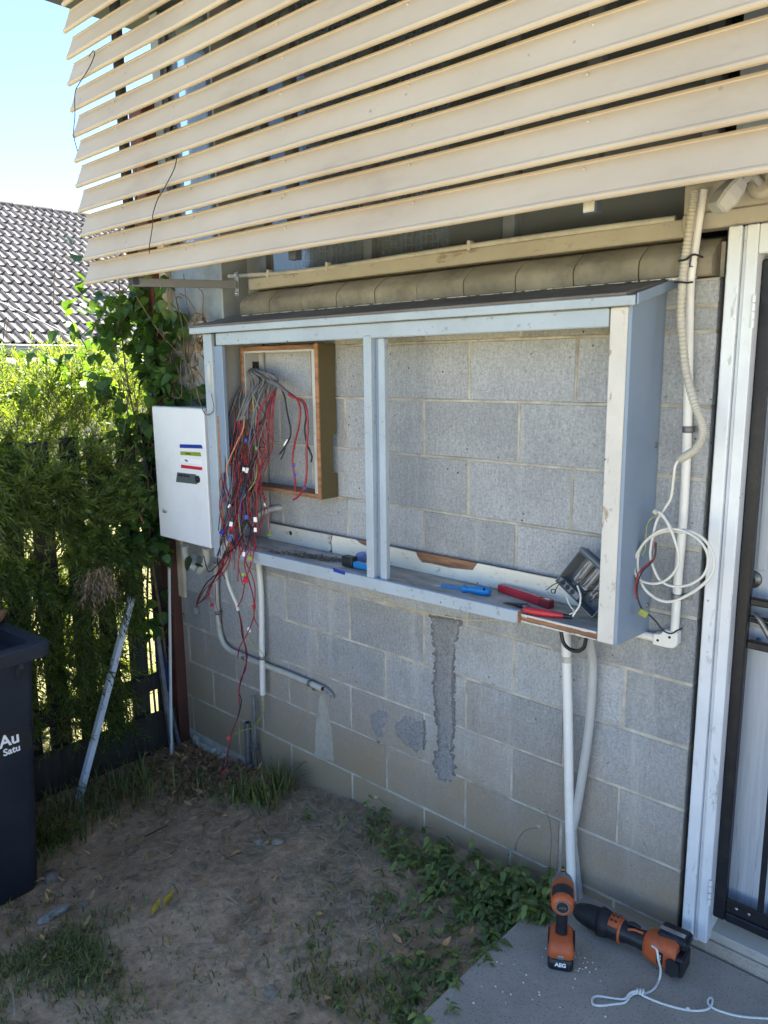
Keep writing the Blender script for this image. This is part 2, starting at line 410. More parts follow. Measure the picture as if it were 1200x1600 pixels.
def ground_material():
    m, nt, b = new_mat('yard_soil')
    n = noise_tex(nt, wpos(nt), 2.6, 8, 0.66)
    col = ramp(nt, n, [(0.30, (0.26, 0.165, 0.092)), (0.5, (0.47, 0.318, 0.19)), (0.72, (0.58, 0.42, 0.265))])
    n2 = noise_tex(nt, wpos(nt), 30, 6, 0.75)
    col = mix(nt, 1.0, col, ramp(nt, n2, [(0.3, 0.62), (0.68, 1.25)]), 'MULTIPLY')
    n3 = noise_tex(nt, wpos(nt), 190, 3, 0.7)
    col = mix(nt, ramp(nt, n3, [(0.64, 0.0), (0.70, 0.7)]), col, (0.30, 0.27, 0.23))
    # lawn beyond the fence, and unseen bounce ground behind the camera
    sx = N(nt, 'ShaderNodeSeparateXYZ')
    nt.links.new(wpos(nt), sx.inputs[0])
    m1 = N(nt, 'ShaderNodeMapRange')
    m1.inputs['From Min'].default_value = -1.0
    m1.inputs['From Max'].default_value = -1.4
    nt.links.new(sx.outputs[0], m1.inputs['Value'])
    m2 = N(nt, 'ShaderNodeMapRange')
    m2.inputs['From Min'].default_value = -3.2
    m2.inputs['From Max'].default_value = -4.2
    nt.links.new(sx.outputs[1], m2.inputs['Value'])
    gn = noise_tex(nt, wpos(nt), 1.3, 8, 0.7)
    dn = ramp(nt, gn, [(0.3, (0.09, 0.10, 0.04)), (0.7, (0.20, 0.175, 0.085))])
    bounce_ground = ramp(nt, gn, [(0.3, (0.24, 0.22, 0.12)), (0.7, (0.44, 0.39, 0.26))])  # out of view, paled so sunlight bounces onto the shaded wall
    col = mix(nt, m2.outputs[0], col, bounce_ground)
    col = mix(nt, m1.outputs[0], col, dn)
    nt.links.new(col, b.inputs['Base Color'])
    b.inputs['Roughness'].default_value = 0.97
    b.inputs['Specular IOR Level'].default_value = 0.15
    p = bump(nt, b, noise_tex(nt, wpos(nt), 26, 8, 0.75), 0.8, 0.012)
    bump(nt, b, noise_tex(nt, wpos(nt), 150, 4, 0.7), 0.5, 0.004, p)
    return m
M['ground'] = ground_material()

def slab_material():
    m, nt, b = new_mat('old_path_concrete')
    n = noise_tex(nt, wpos(nt), 4, 7, 0.68)
    col = ramp(nt, n, [(0.3, (0.30, 0.255, 0.20)), (0.7, (0.42, 0.365, 0.295))])
    s = noise_tex(nt, wpos(nt), 170, 3, 0.6)
    col = mix(nt, ramp(nt, s, [(0.58, 0.0), (0.65, 0.7)]), col, (0.10, 0.095, 0.09))
    s2 = noise_tex(nt, wpos(nt), 120, 2, 0.6)
    col = mix(nt, ramp(nt, s2, [(0.66, 0.0), (0.72, 0.5)]), col, (0.42, 0.41, 0.39))
    nt.links.new(col, b.inputs['Base Color'])
    b.inputs['Roughness'].default_value = 0.9
    bump(nt, b, noise_tex(nt, wpos(nt), 200, 4, 0.7), 0.5, 0.003)
    return m
M['slab'] = slab_material()

# ------------------------------------------------------------------ builders
def props(o, label=None, cat=None, group=None, kind=None):
    if label: o['label'] = label
    if cat: o['category'] = cat
    if group: o['group'] = group
    if kind: o['kind'] = kind
    return o

def thing(name, label, cat, loc, group=None):
    o = bpy.data.objects.new(name, None)
    o.empty_display_size = 0.05
    o.location = loc
    COL.objects.link(o)
    o['base'] = [float(c) for c in loc]
    return props(o, label, cat, group)

def catmull(pts, n=6):
    P = [Vector(p) for p in pts]
    if len(P) < 3:
        return P
    Q = [P[0] * 2 - P[1]] + P + [P[-1] * 2 - P[-2]]
    out = []
    for i in range(1, len(Q) - 2):
        a, b, c, d = Q[i - 1], Q[i], Q[i + 1], Q[i + 2]
        for k in range(n):
            t = k / n
            out.append(0.5 * ((2 * b) + (c - a) * t + (2 * a - 5 * b + 4 * c - d) * t * t + (3 * b - 3 * c + d - a) * t ** 3))
    out.append(P[-1])
    return out

class MB:
    """collects geometry in world coordinates for ONE mesh object"""
    def __init__(s):
        s.v, s.f, s.m, s.sm = [], [], [], []
    def add(s, vs, fs, mi=0, smooth=False):
        k = len(s.v)
        s.v += [tuple(v) for v in vs]
        for f in fs:
            s.f.append(tuple(i + k for i in f))
            s.m.append(mi)
            s.sm.append(smooth)
        return s
    def bm(s, bm, mi=0, smooth=False):
        bm.verts.index_update()
        s.add([v.co.copy() for v in bm.verts], [[v.index for v in f.verts] for f in bm.faces], mi, smooth)
        bm.free()
        return s
    def box(s, a, b, bevel=0.0, mi=0, mat=None):
        """axis box a..b, chamfered; mat moves it"""
        bm = bmesh.new()
        bmesh.ops.create_cube(bm, size=1)
        for v in bm.verts:
            v.co = Vector([(a[i] + b[i]) / 2 + v.co[i] * (b[i] - a[i]) for i in range(3)])
        if bevel:
            bmesh.ops.bevel(bm, geom=bm.edges[:], offset=bevel, segments=1, affect='EDGES')
        if mat is not None:
            bm.transform(mat)
        return s.bm(bm, mi)
    def tube(s, pts, r, n=8, mi=0, sub=6, caps=True, smooth=True):
        P = catmull(pts, sub) if sub > 1 else [Vector(p) for p in pts]
        L = len(P)
        rad = r if callable(r) else (lambda t: r)
        t0 = (P[1] - P[0]).normalized()
        nrm = t0.orthogonal().normalized()
        vs, fs = [], []
        for i, p in enumerate(P):
            t = (P[min(i + 1, L - 1)] - P[max(i - 1, 0)]).normalized()
            nrm = (nrm - t * nrm.dot(t))
            nrm = nrm.normalized() if nrm.length > 1e-6 else t.orthogonal().normalized()
            bn = t.cross(nrm)
            rr = rad(i / (L - 1))
            for k in range(n):
                a = 2 * math.pi * k / n
                vs.append(p + (nrm * math.cos(a) + bn * math.sin(a)) * rr)
        for i in range(L - 1):
            for k in range(n):
                fs.append((i * n + k, i * n + (k + 1) % n, (i + 1) * n + (k + 1) % n, (i + 1) * n + k))
        s.add(vs, fs, mi, smooth)
        if caps:
            s.add(vs[:n], [tuple(range(n))[::-1]], mi)
            s.add(vs[-n:], [tuple(range(n))], mi)
        return s
    def lathe(s, prof, mat, n=20, mi=0, smooth=True, sx=1.0):
        """profile of (radius, z) turned round z, then moved by mat"""
        vs, fs = [], []
        for r_, z in prof:
            for k in range(n):
                a = 2 * math.pi * k / n
                vs.append(mat @ Vector((r_ * math.cos(a) * sx, r_ * math.sin(a), z)))
        for i in range(len(prof) - 1):
            for k in range(n):
                fs.append((i * n + k, i * n + (k + 1) % n, (i + 1) * n + (k + 1) % n, (i + 1) * n + k))
        s.add(vs, fs, mi, smooth)
        s.add(vs[:n], [tuple(range(n))[::-1]], mi)
        s.add(vs[-n:], [tuple(range(n))], mi)
        return s
    def prism(s, outline, d, mi=0, bevel=0.0):
        """planar outline (3-D points) pushed along vector d"""
        d = Vector(d)
        A = [Vector(p) for p in outline]
        n = len(A)
        bm = bmesh.new()
        va = [bm.verts.new(p) for p in A]
        vb = [bm.verts.new(p + d) for p in A]
        bm.faces.new(va)
        bm.faces.new(vb[::-1])
        for i in range(n):
            bm.faces.new((va[i], vb[i], vb[(i + 1) % n], va[(i + 1) % n]))
        bmesh.ops.recalc_face_normals(bm, faces=bm.faces[:])
        if bevel:
            bmesh.ops.bevel(bm, geom=bm.edges[:], offset=bevel, segments=1, affect='EDGES')
        return s.bm(bm, mi)
    def loft(s, rings, mi=0, smooth=True, caps=True):
        n = len(rings[0])
        vs = [p for r_ in rings for p in r_]
        fs = []
        for i in range(len(rings) - 1):
            for k in range(n):
                fs.append((i * n + k, i * n + (k + 1) % n, (i + 1) * n + (k + 1) % n, (i + 1) * n + k))
        s.add(vs, fs, mi, smooth)
        if caps:
            s.add(rings[0], [tuple(range(n))[::-1]], mi)
            s.add(rings[-1], [tuple(range(n))], mi)
        return s
    def mesh(s, name, mats, off=(0, 0, 0)):
        me = bpy.data.meshes.new(name)
        me.from_pydata([(v[0] - off[0], v[1] - off[1], v[2] - off[2]) for v in s.v], [], s.f)
        for m in (mats if isinstance(mats, (list, tuple)) else [mats]):
            me.materials.append(m)
        me.polygons.foreach_set('material_index', s.m)
        me.polygons.foreach_set('use_smooth', s.sm)
        me.update()
        return me
    def build(s, name, mats, parent=None, label=None, kind=None):
        """links the mesh as a part of parent (a thing or a part)"""
        if parent is not None:
            root = parent
            while root.parent is not None:
                root = root.parent
            off = root['base']
            o = bpy.data.objects.new(name, s.mesh(name, mats, off))
            o.parent = parent
        else:
            xs = [v[0] for v in s.v]; ys = [v[1] for v in s.v]; zs = [v[2] for v in s.v]
            off = ((min(xs) + max(xs)) / 2, (min(ys) + max(ys)) / 2, min(zs))
            o = bpy.data.objects.new(name, s.mesh(name, mats, off))
            o.location = off
            o['base'] = [float(c) for c in off]
        COL.objects.link(o)
        return props(o, label, None, None, kind)

def piece(name, me, parent, world_loc, rot=(0, 0, 0), scale=(1, 1, 1)):
    """an instance of a shared mesh as a part, at a place in the world"""
    root = parent
    while root.parent is not None:
        root = root.parent
    b = root['base']
    o = bpy.data.objects.new(name, me)
    o.location = (world_loc[0] - b[0], world_loc[1] - b[1], world_loc[2] - b[2])
    o.rotation_euler = rot
    o.scale = scale
    o.parent = parent
    COL.objects.link(o)
    return o

def frame_mat(o, z, x=None):
    """matrix with local z along z and local x near x"""
    z = Vector(z).normalized()
    x = Vector(x) if x is not None else z.orthogonal()
    x = (x - z * x.dot(z)).normalized()
    y = z.cross(x)
    return Matrix(((x.x, y.x, z.x, o[0]), (x.y, y.y, z.y, o[1]), (x.z, y.z, z.z, o[2]), (0, 0, 0, 1)))

def text_mb(txt, mat, size, mi=0, depth=0.0006, mb=None, bold=0.0):
    cu = bpy.data.curves.new('lettering', 'FONT')
    cu.body = txt
    cu.size = size
    cu.extrude = depth
    cu.offset = bold
    cu.align_x = 'CENTER'
    cu.align_y = 'CENTER'
    ob = bpy.data.objects.new('lettering', cu)
    COL.objects.link(ob)
    dg = bpy.context.evaluated_depsgraph_get()
    me = bpy.data.meshes.new_from_object(ob.evaluated_get(dg))
    mb = mb or MB()
    mb.add([mat @ v.co for v in me.vertices], [tuple(p.vertices) for p in me.polygons], mi)
    bpy.data.objects.remove(ob)
    bpy.data.curves.remove(cu)
    bpy.data.meshes.remove(me)
    return mb

def fn(x, y, z=0.0, s=1.0):
    return noise.noise(Vector((x * s, y * s, z * s)))

# ------------------------------------------------------------------ ground
GX = [(-400, -0.5), (-0.95, -0.27), (-0.35, -0.245), (0.43, -0.122), (0.92, -0.098), (1.38, -0.072), (1.6, -0.075), (400, -0.075)]
def gz(x, y):
    for (a, za), (b, zb) in zip(GX, GX[1:]):
        if x <= b:
            t = max(0, (x - a) / (b - a))
            if a < -300:
                t = max(0, 1 + (x + 0.95) / 3.0)
            z = za + (zb - za) * t
            break
    else:
        z = -0.09
    if x < 1.42:
        z += 0.012 * fn(x, y, 3, 2.2) + 0.007 * fn(x, y, 9, 7) + 0.005 * fn(x, y, 5, 19)
        z += 0.035 * math.exp(-((x + 0.1) ** 2 + (y + 0.1) ** 2) / 0.05)      # heap of soil at the pipes
    return z

def axis(lo, hi, step, before, after):
    k = int(round((hi - lo) / step))
    return before + [lo + (hi - lo) * i / k for i in range(k + 1)] + after
xs = axis(-1.0, 1.5, 0.02, [-400, -150, -50, -20, -9, -5, -3, -2, -1.5], [1.8, 2.4, 3.5, 6, 12, 30, 100, 400])
ys = axis(-2.2, 0.04, 0.02, [-400, -150, -50, -20, -10, -6, -4, -3], [0.3, 1, 2.5, 6, 12, 30, 100, 400])
g = MB()
vs = [(x, y, gz(x, y)) for y in ys for x in xs]
nx = len(xs)
fs = [(j * nx + i, j * nx + i + 1, (j + 1) * nx + i + 1, (j + 1) * nx + i) for j in range(len(ys) - 1) for i in range(nx - 1)]
g.add(vs, fs, 0, True)
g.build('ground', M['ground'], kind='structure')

s = MB()
edge = [(1.402 + 0.006 * fn(0, y * 0.1, 1, 60), -y * 0.1) for y in range(0, 45)]
out = [(1.402, 0.004, -0.03)] + [(x, y, -0.03) for x, y in edge[1:]] + [(4.2, -4.4, -0.03), (4.2, 0.004, -0.03)]
s.prism(out, (0, 0, -0.12), bevel=0.004)
s.build('concrete_path', M['slab'], kind='structure')

# ------------------------------------------------------------------ the house
HB = (-0.86, 0.0, -0.3)
house = thing('house', 'grey concrete block house with a barred screen door in a white frame', 'house', HB)
w = MB().box((-0.855, 0.0022, -0.36), (1.806, 0.20, 1.937))
wall = w.build('masonry_wall', M['mortar'], house)

def block_mesh(name, L, H, D=0.03, b=0.0025):
    return MB().box((-L / 2, -0.0, -H / 2), (L / 2, D, H / 2), b).mesh(name, M['block'])
full = block_mesh('block', 0.391, 0.191)
cache = {}
for row in range(-1, 9):
    z0 = row * 0.2
    zc = z0 + 0.1
    odd = row % 2 != 0           # joints at even steps on the rows that start at 0.4, 0.8 ...
    # rows 0,2,4.. have joints at odd multiples of 0.2; rows -1,1,3.. at even multiples
    off = 0.2 if row % 2 == 0 else 0.0
    js = [off + 0.4 * k for k in range(-4, 6)]
    js = [j for j in js if -0.85 < j < 1.79]
    lim = [-0.855] + js + [1.812]
    for a, bx in zip(lim, lim[1:]):
        if bx - a < 0.05:
            continue
        L = round(bx - a - 0.009, 3)
        me = full if abs(L - 0.391) < 0.002 else cache.setdefault(L, block_mesh('block', L, 0.191))
        o = piece('block', me, wall, ((a + bx) / 2 + random.uniform(-.0012, .0012), random.uniform(-0.0018, 0.0016), zc + random.uniform(-.001, .001)), (random.uniform(-.004, .004), 0, random.uniform(-.003, .003)))
for z0, h in ((1.8, 0.066), (1.869, 0.066)):
    js = [-0.8, -0.4, 0.0, 0.4, 0.8, 1.2, 1.6] if z0 < 1.85 else [-0.6, -0.2, 0.2, 0.6, 1.0, 1.4]
    lim = [-0.855] + js + [1.812]
    for a, bx in zip(lim, lim[1:]):
        L = round(bx - a - 0.009, 3)
        if L < 0.03: continue
        me = cache.setdefault((L, h), block_mesh('block', L, h - 0.007))
        piece('block', me, wall, ((a + bx) / 2, 0.0, z0 + h / 2))
# proud tooled mortar in the sheltered part of the wall behind the cabinet
mj = MB()
for k in (5, 6, 7, 8, 9):
    mj.tube([(x * 0.08 - 0.1, 0.0035, 0.2 * k + 0.003 * fn(x, k, 0, 0.7)) for x in range(0, 23)], 0.0058, 6, sub=2)
for row in (5, 6, 7, 8):
    off = 0.2 if row % 2 == 0 else 0.0
    for k in range(0, 5):
        x = off + 0.4 * k
        if x < 1.64:
            mj.tube([(x + 0.002 * fn(i, x, 3, 0.9), 0.004, row * 0.2 + 0.01 + 0.18 * i / 5) for i in range(6)], 0.005, 6, sub=2)
mj.build('tooled_joint', M['mortar'], wall, None, 'stuff')

# sloping sill of cut blocks with a rounded nose
def sill_mesh(L):
    prof = [(0.10, -0.10), (-0.022, -0.10), (-0.031, -0.094), (-0.034, -0.066), (-0.030, -0.048), (-0.016, -0.034), (0.025, -0.004), (0.10, 0.014)]
    n = len(prof)
    m = MB()
    xsx = [-L / 2, -L / 2 + 0.004, L / 2 - 0.004, L / 2]
    vs = []
    for i, x in enumerate(xsx):
        k = 0.985 if i in (0, 3) else 1.0
        for y, z in prof:
            vs.append((x, 0.06 + (y - 0.06) * k, -0.045 + (z + 0.045) * k))
    fs = []
    for i in range(3):
        for j in range(n):
            fs.append((i * n + j, i * n + (j + 1) % n, (i + 1) * n + (j + 1) % n, (i + 1) * n + j))
    m.add(vs, fs, 0, True)
    m.add(vs[:n], [tuple(range(n))]).add(vs[-n:], [tuple(range(n))[::-1]])
    return m.mesh('sill_block', M['sill'])
sm = sill_mesh(0.1965)
for k in range(10):
    piece('sill_block', sm, wall, (-0.103 + 0.2 * k, random.uniform(-.002, .002), 2.042 + random.uniform(-.0015, .0015)), (0, 0, random.uniform(-.004, .004)))
sb = MB().box((-0.205, 0.032, 1.9395), (1.806, 0.19, 2.030)).build('sill_bedding', M['mortar'], wall)
# broken render lip under the sill blocks
lip = MB()
for i in range(70):
    x = -0.18 + 1.93 * i / 70 + random.uniform(-.01, .01)
    h = random.uniform(0.002, 0.008)
    lip.box((x, -0.034 - random.uniform(0, .005), 1.942 - h), (x + random.uniform(.012, .034), -0.005, 1.942), 0.0015)
lip.build('broken_render', M['batten_white'], wall, None, 'stuff')

# cement patches and a lime run-off, each a low irregular pad on the wall
def pad(name, mat, cen, outline, th, jag, label=None, cell=0.004, grow=0.0):
    """low irregular pad: a fine grid whose height falls away at a ragged outline"""
    P = [(p[0], p[2]) for p in outline]
    n = len(P)
    def sdist(x, z):
        ins, best = False, 9.0
        for i in range(n):
            (ax, az), (bx, bz) = P[i], P[(i + 1) % n]
            if (az > z) != (bz > z) and x < (bx - ax) * (z - az) / (bz - az) + ax:
                ins = not ins
            dx, dz = bx - ax, bz - az
            t = max(0, min(1, ((x - ax) * dx + (z - az) * dz) / (dx * dx + dz * dz + 1e-12)))
            best = min(best, math.hypot(x - ax - t * dx, z - az - t * dz))
        return best if ins else -best
    x0, x1 = min(p[0] for p in P) - .02, max(p[0] for p in P) + .02
    z0, z1 = min(p[1] for p in P) - .02, max(p[1] for p in P) + .02
    nx_, nz_ = int((x1 - x0) / cell) + 1, int((z1 - z0) / cell) + 1
    vs, hs = [], []
    for b in range(nz_):
        for a in range(nx_):
            x, z = x0 + a * cell, z0 + b * cell
            d = sdist(x, z) + grow + jag * (fn(x, z, 1, 45) + .7 * fn(x, z, 5, 120) + .4 * fn(x, z, 2, 240))
            h = th * max(-.5, min(1.0, d / 0.014)) + (th * .22 * fn(x, z, 7, 90) if d > 0 else 0)
            vs.append((x, -0.0004 - h, z))
            hs.append(d)
    m = MB()
    fs = []
    for b in range(nz_ - 1):
        for a in range(nx_ - 1):
            q = (b * nx_ + a, b * nx_ + a + 1, (b + 1) * nx_ + a + 1, (b + 1) * nx_ + a)
            if max(hs[k] for k in q) > -0.002:
                fs.append(q)
    m.add(vs, fs, 0, True)
    return m.build(name, mat, wall, label)
pad('patch_margin', M['damp'], (0.912, -0.006, 0.501), [(0.835, -0.006, 0.797), (0.972, -0.006, 0.814), (0.955, -0.006, 0.737), (0.938, -0.006, 0.647), (0.936, -0.006, 0.509), (0.943, -0.006, 0.383), (0.931, -0.006, 0.289), (0.947, -0.006, 0.229), (0.932, -0.006, 0.166), (0.873, -0.006, 0.144), (0.848, -0.006, 0.220), (0.873, -0.006, 0.282), (0.866, -0.006, 0.410), (0.854, -0.006, 0.510), (0.857, -0.006, 0.638), (0.844, -0.006, 0.711)], 0.0016, 0.016, None, 0.004, 0.004)
pad('mortar_patch', M['patch'], (0.912, -0.006, 0.501), [(0.835, -0.006, 0.797), (0.972, -0.006, 0.814), (0.955, -0.006, 0.737), (0.938, -0.006, 0.647), (0.936, -0.006, 0.509), (0.943, -0.006, 0.383), (0.931, -0.006, 0.289), (0.947, -0.006, 0.229), (0.932, -0.006, 0.166), (0.873, -0.006, 0.144), (0.848, -0.006, 0.220), (0.873, -0.006, 0.282), (0.866, -0.006, 0.410), (0.854, -0.006, 0.510), (0.857, -0.006, 0.638), (0.844, -0.006, 0.711)], 0.006, 0.010, 'long grey cement patch running down the wall below the shelf', 0.004, -0.002)
pad('patch_margin', M['damp'], (0.559, -0.006, 0.286), [(0.512, -0.006, 0.311), (0.567, -0.006, 0.350), (0.630, -0.006, 0.342), (0.602, -0.006, 0.300), (0.590, -0.006, 0.235), (0.557, -0.006, 0.201), (0.522, -0.006, 0.246)], 0.0016, 0.016, None, 0.004, 0.004)
pad('mortar_patch', M['patch'], (0.559, -0.006, 0.286), [(0.512, -0.006, 0.311), (0.567, -0.006, 0.350), (0.630, -0.006, 0.342), (0.602, -0.006, 0.300), (0.590, -0.006, 0.235), (0.557, -0.006, 0.201), (0.522, -0.006, 0.246)], 0.006, 0.010, 'small pear shaped cement patch', 0.004, -0.002)
pad('patch_margin', M['damp'], (0.731, -0.006, 0.287), [(0.650, -0.006, 0.321), (0.705, -0.006, 0.360), (0.790, -0.006, 0.371), (0.806, -0.006, 0.333), (0.796, -0.006, 0.261), (0.770, -0.006, 0.219), (0.704, -0.006, 0.234), (0.653, -0.006, 0.261)], 0.0016, 0.016, None, 0.004, 0.004)
pad('mortar_patch', M['patch'], (0.731, -0.006, 0.287), [(0.650, -0.006, 0.321), (0.705, -0.006, 0.360), (0.790, -0.006, 0.371), (0.806, -0.006, 0.333), (0.796, -0.006, 0.261), (0.770, -0.006, 0.219), (0.704, -0.006, 0.234), (0.653, -0.006, 0.261)], 0.006, 0.010, 'round rough cement patch', 0.004, -0.002)
pad('lime_runoff', M['runoff'], (0.221, -0.006, 0.147), [(0.206, -0.006, 0.312), (0.243, -0.006, 0.322), (0.265, -0.006, 0.246), (0.291, -0.006, 0.170), (0.297, -0.006, 0.007), (0.160, -0.006, -0.002), (0.170, -0.006, 0.131), (0.186, -0.006, 0.227)], 0.0012, 0.0035, 'pale spreading stain below the open pipe end')

# broken concrete footing showing at the left end
ft = MB()
for i in range(16):
    x = -0.80 + 0.043 * i
    z = -0.19 - 0.012 * (i % 3) - 0.003 * i + random.uniform(-.012, .012)
    ft.box((x, -0.014 - random.uniform(0, .022), -0.36), (x + random.uniform(.03, .075), 0.003, z - .02), 0.008)
ft.build('footing', M['mortar'], wall, None, 'stuff')

# upper storey wall, window and soffit behind the hood
uw = MB().box((-0.855, 0.02, 1.937), (-0.40, 0.12, 2.20)).box((-0.855, 0.02, 2.2005), (-0.79, 0.12, 3.32)).box((-0.40, 0.16, 1.937), (-0.215, 0.20, 3.32))
uw.build('upper_wall', M['fibro'], house)
sw = MB().box((-0.79, 0.03, 2.2), (-0.75, 0.07, 3.3)).box((-0.45, 0.03, 2.2), (-0.402, 0.07, 3.3)).box((-0.7495, 0.031, 2.2), (-0.4505, 0.069, 2.24)).build('side_window_frame', M['soffit'], house)
MB().box((-0.7495, 0.045, 2.2405), (-0.4505, 0.05, 3.3)).build('window_pane', M['glass'], sw)
MB().box((-0.40, 0.015, 1.9), (-0.385, 0.16, 3.32), 0.002).build('corner_board', M['grey_trim'], house)
MB().box((-0.86, -0.012, 0.55), (-0.80, 0.02, 2.35), 0.003).build('corner_timber', M['cream_timber'], house)
# side and rear walls and a ceiling close the rooms
sh = MB()
sh.box((-0.855, 0.2, -0.36), (-0.70, 8.0, 3.32)).box((-0.70, 7.8, -0.36), (6.5, 8.0, 3.32)).box((6.35, 0.21, -0.36), (6.5, 7.8, 3.32)).box((2.78, 0.004, -0.36), (6.35, 0.2, 3.32)).box((1.8065, 0.05, 2.12), (2.78, 0.2, 3.32))
sh.build('outer_wall', M['fibro'], house)
MB().box((-0.7, 0.21, -0.1), (6.35, 7.8, -0.02)).build('room_floor', M['interior'], house)
MB().box((-0.7, 1.6, -0.02), (6.35, 1.7, 3.32)).build('room_wall', M['interior'], house)
MB().box((-1.06, -0.75, 3.325), (6.7, 8.3, 3.40), 0.004).build('soffit', M['soffit'], house)
MB().box((-1.10, -0.81, 3.36), (6.74, -0.752, 3.50), 0.004).box((-1.10, -0.75, 3.402), (-1.06, 8.3, 3.50)).build('eave_gutter', M['gutter'], house)
rf = MB()
rf.prism([(-1.08, -0.75, 3.5), (-1.08, 8.3, 3.5), (-1.08, 3.6, 5.1)], (7.8, 0, 0))
rf.build('roof', M['tile'], house)
win = MB()
for x in (-0.215, 0.42, 1.06, 1.70):
    win.box((x, 0.095, 2.092), (x + 0.045, 0.145, 3.3), 0.003)
win.box((-0.215, 0.099, 3.22), (1.745, 0.141, 3.3)).box((-0.215, 0.092, 2.085), (1.745, 0.148, 2.11), 0.002)
wf = win.build('window_frame', simple('dark_grey_window_paint', (0.12, 0.135, 0.155), 0.6), house)
for x in (-0.17, 0.465, 1.105):
    MB().box((x, 0.118, 2.11), (x + 0.595, 0.123, 3.22)).build('window_pane', M['glass'], wf)
# lace curtain hanging inside the first two windows
cur = MB()
for k in range(44):
    x = -0.1 + 0.02 * k
    cur.tube([(x, 0.20 + 0.012 * math.sin(k * 1.3), 2.08), (x, 0.20 + 0.012 * math.sin(k * 1.3), 3.2)], 0.0045, 4, sub=1)
for k in range(40):
    z = 2.09 + 0.028 * k
    cur.tube([(-0.1 + 0.02 * i, 0.20 + 0.012 * math.sin(i * 1.3), z) for i in range(44)], 0.004, 4, sub=1)
cur.build('lace_curtain', simple('blue_lace', (0.10, 0.20, 0.38), 0.8, bmp=0), house)
MB().box((-0.205, 0.022, 2.052), (1.70, 0.094, 2.100), 0.004).build('window_sill', M['beam'], house)
MB().box((1.7, -0.004, 2.062), (2.95, 0.055, 2.105), 0.004).box((1.7, 0.002, 2.106), (2.95, 0.05, 2.18), 0.003).build('door_head_beam', M['beam'], house)

# doorway
jb = MB()
jb.box((1.829, -0.022, 0.0), (1.862, 0.05, 2.058), 0.003)
jb.box((1.8625, -0.006, 0.0), (1.872, 0.05, 2.058), 0.002)
jb.box((1.8725, -0.016, 0.012), (1.902, 0.10, 2.058), 0.003)
jb.box((2.70, -0.016, 0.012), (2.76, 0.10, 2.058), 0.003)
jamb = jb.build('door_frame', M['frame_white'], house)
MB().box((1.903, -0.016, 1.985), (2.699, 0.10, 2.0575), 0.003).build('head_jamb', M['frame_white'], jamb)
MB().box((1.812, 0.02, -0.03), (1.829, 0.06, 2.06)).build('jamb_packer', M['black_steel'], jamb)
MB().box((1.813, 0.012, -0.20), (3.2, 0.30, 0.004), 0.006).build('door_step', M['slab'], house)
MB().prism([(1.885, 0.022, 0.0045), (1.885, 0.022, 0.034), (1.885, 0.10, 0.052), (1.885, 0.10, 0.0045)], (0.90, 0, 0), bevel=0.003).build('door_sill', M['beam'], house)
ed = MB().box((1.905, 0.088, 0.056), (2.70, 0.125, 1.984), 0.002)
ed.box((1.93, 0.083, 1.15), (1.955, 0.0878, 1.97), 0.002)
door = ed.build('entry_door', M['door_paint'], house)
MB().box((1.907, 0.081, 0.985), (2.3, 0.0878, 1.062), 0.002).build('lock_rail_plate', M['grey_trim'], door)
lk = MB()
c = (1.920, 0.085, 1.121)
lm = frame_mat((c[0], 0.0882, c[2]), (0, -1, 0))
lk.lathe([(0.026, 0), (0.026, 0.004), (0.023, 0.008), (0.017, 0.008), (0.0165, 0.012), (0.009, 0.013), (0.008, 0.010), (0.0015, 0.010)], lm, 28)
lkk = lk.build('lock_cylinder', M['steel_dark'], door)
MB().box((c[0] - .001, 0.0765, c[2] - .006), (c[0] + .001, 0.0778, c[2] + .006)).build('keyhole', M['ink'], lkk)
for p in ((1.902, 0.081, 0.950), (1.951, 0.081, 0.950)):
    MB().lathe([(0.0075, 0), (0.0075, 0.002), (0.004, 0.0035)], frame_mat((p[0], 0.081, p[2]), (0, -1, 0)), 10).build('screw', M['clip'], door)
# security screen door of black steel
S0, S1 = 0.022, 0.05
sd_ = MB()
sd_.box((1.9025, S0, 0.085), (1.935, S1, 1.975), 0.004).box((2.66, S0, 0.085), (2.698, S1, 1.975), 0.004)
sd_.box((1.9355, S0 + .001, 1.935), (2.6595, S1 - .001, 1.974), 0.004).box((1.9355, S0 + .001, 0.086), (2.6595, S1 - .001, 0.115), 0.004)
sdo = sd_.build('screen_door', M['black_steel'], house)
for za, zb in ((1.062, 1.083), (0.938, 0.961)):
    MB().box((1.9355, S0 + .003, za), (2.6595, S1 - .003, zb), 0.004).build('cross_rail', M['black_steel'], sdo)
MB().box((1.9355, S0 + .006, 1.022), (2.6595, S1 - .006, 1.032), 0.003).build('thin_rail', M['black_steel'], sdo)
MB().tube([(1.936, 0.036, 1.02), (2.3, 0.036, 0.962), (2.659, 0.036, 1.02)], 0.006, 8, sub=1).build('diagonal_brace', M['black_steel'], sdo)
MB().box((1.9355, S0 + .008, 0.1155), (2.6595, S1 - .012, 0.158), 0.002).build('kick_strip', M['black_steel'], sdo)
MB().box((2.02, S0 + .008, 0.159), (2.036, S1 - .008, 0.937), 0.003).build('upright_bar', M['black_steel'], sdo)
for x in (1.965, 2.0, 2.06):
    MB().lathe([(0.005, 0), (0.005, 0.001), (0.002, 0.003)], frame_mat((x, S0 + .008, 0.137), (0, -1, 0)), 8).build('rivet', M['chrome'], sdo)
h = (1.966, 0.020, 1.022)
MB().tube([(h[0] - .012, 0.02, h[2] + .02), (h[0] - .004, 0.0, h[2] + .025), (h[0] + .01, -0.006, h[2] + .012), (h[0] + .035, 0.0, h[2] - .03)], lambda t: 0.0045 + 0.004 * t, 10).build('lever_handle', M['steel_dark'], sdo)
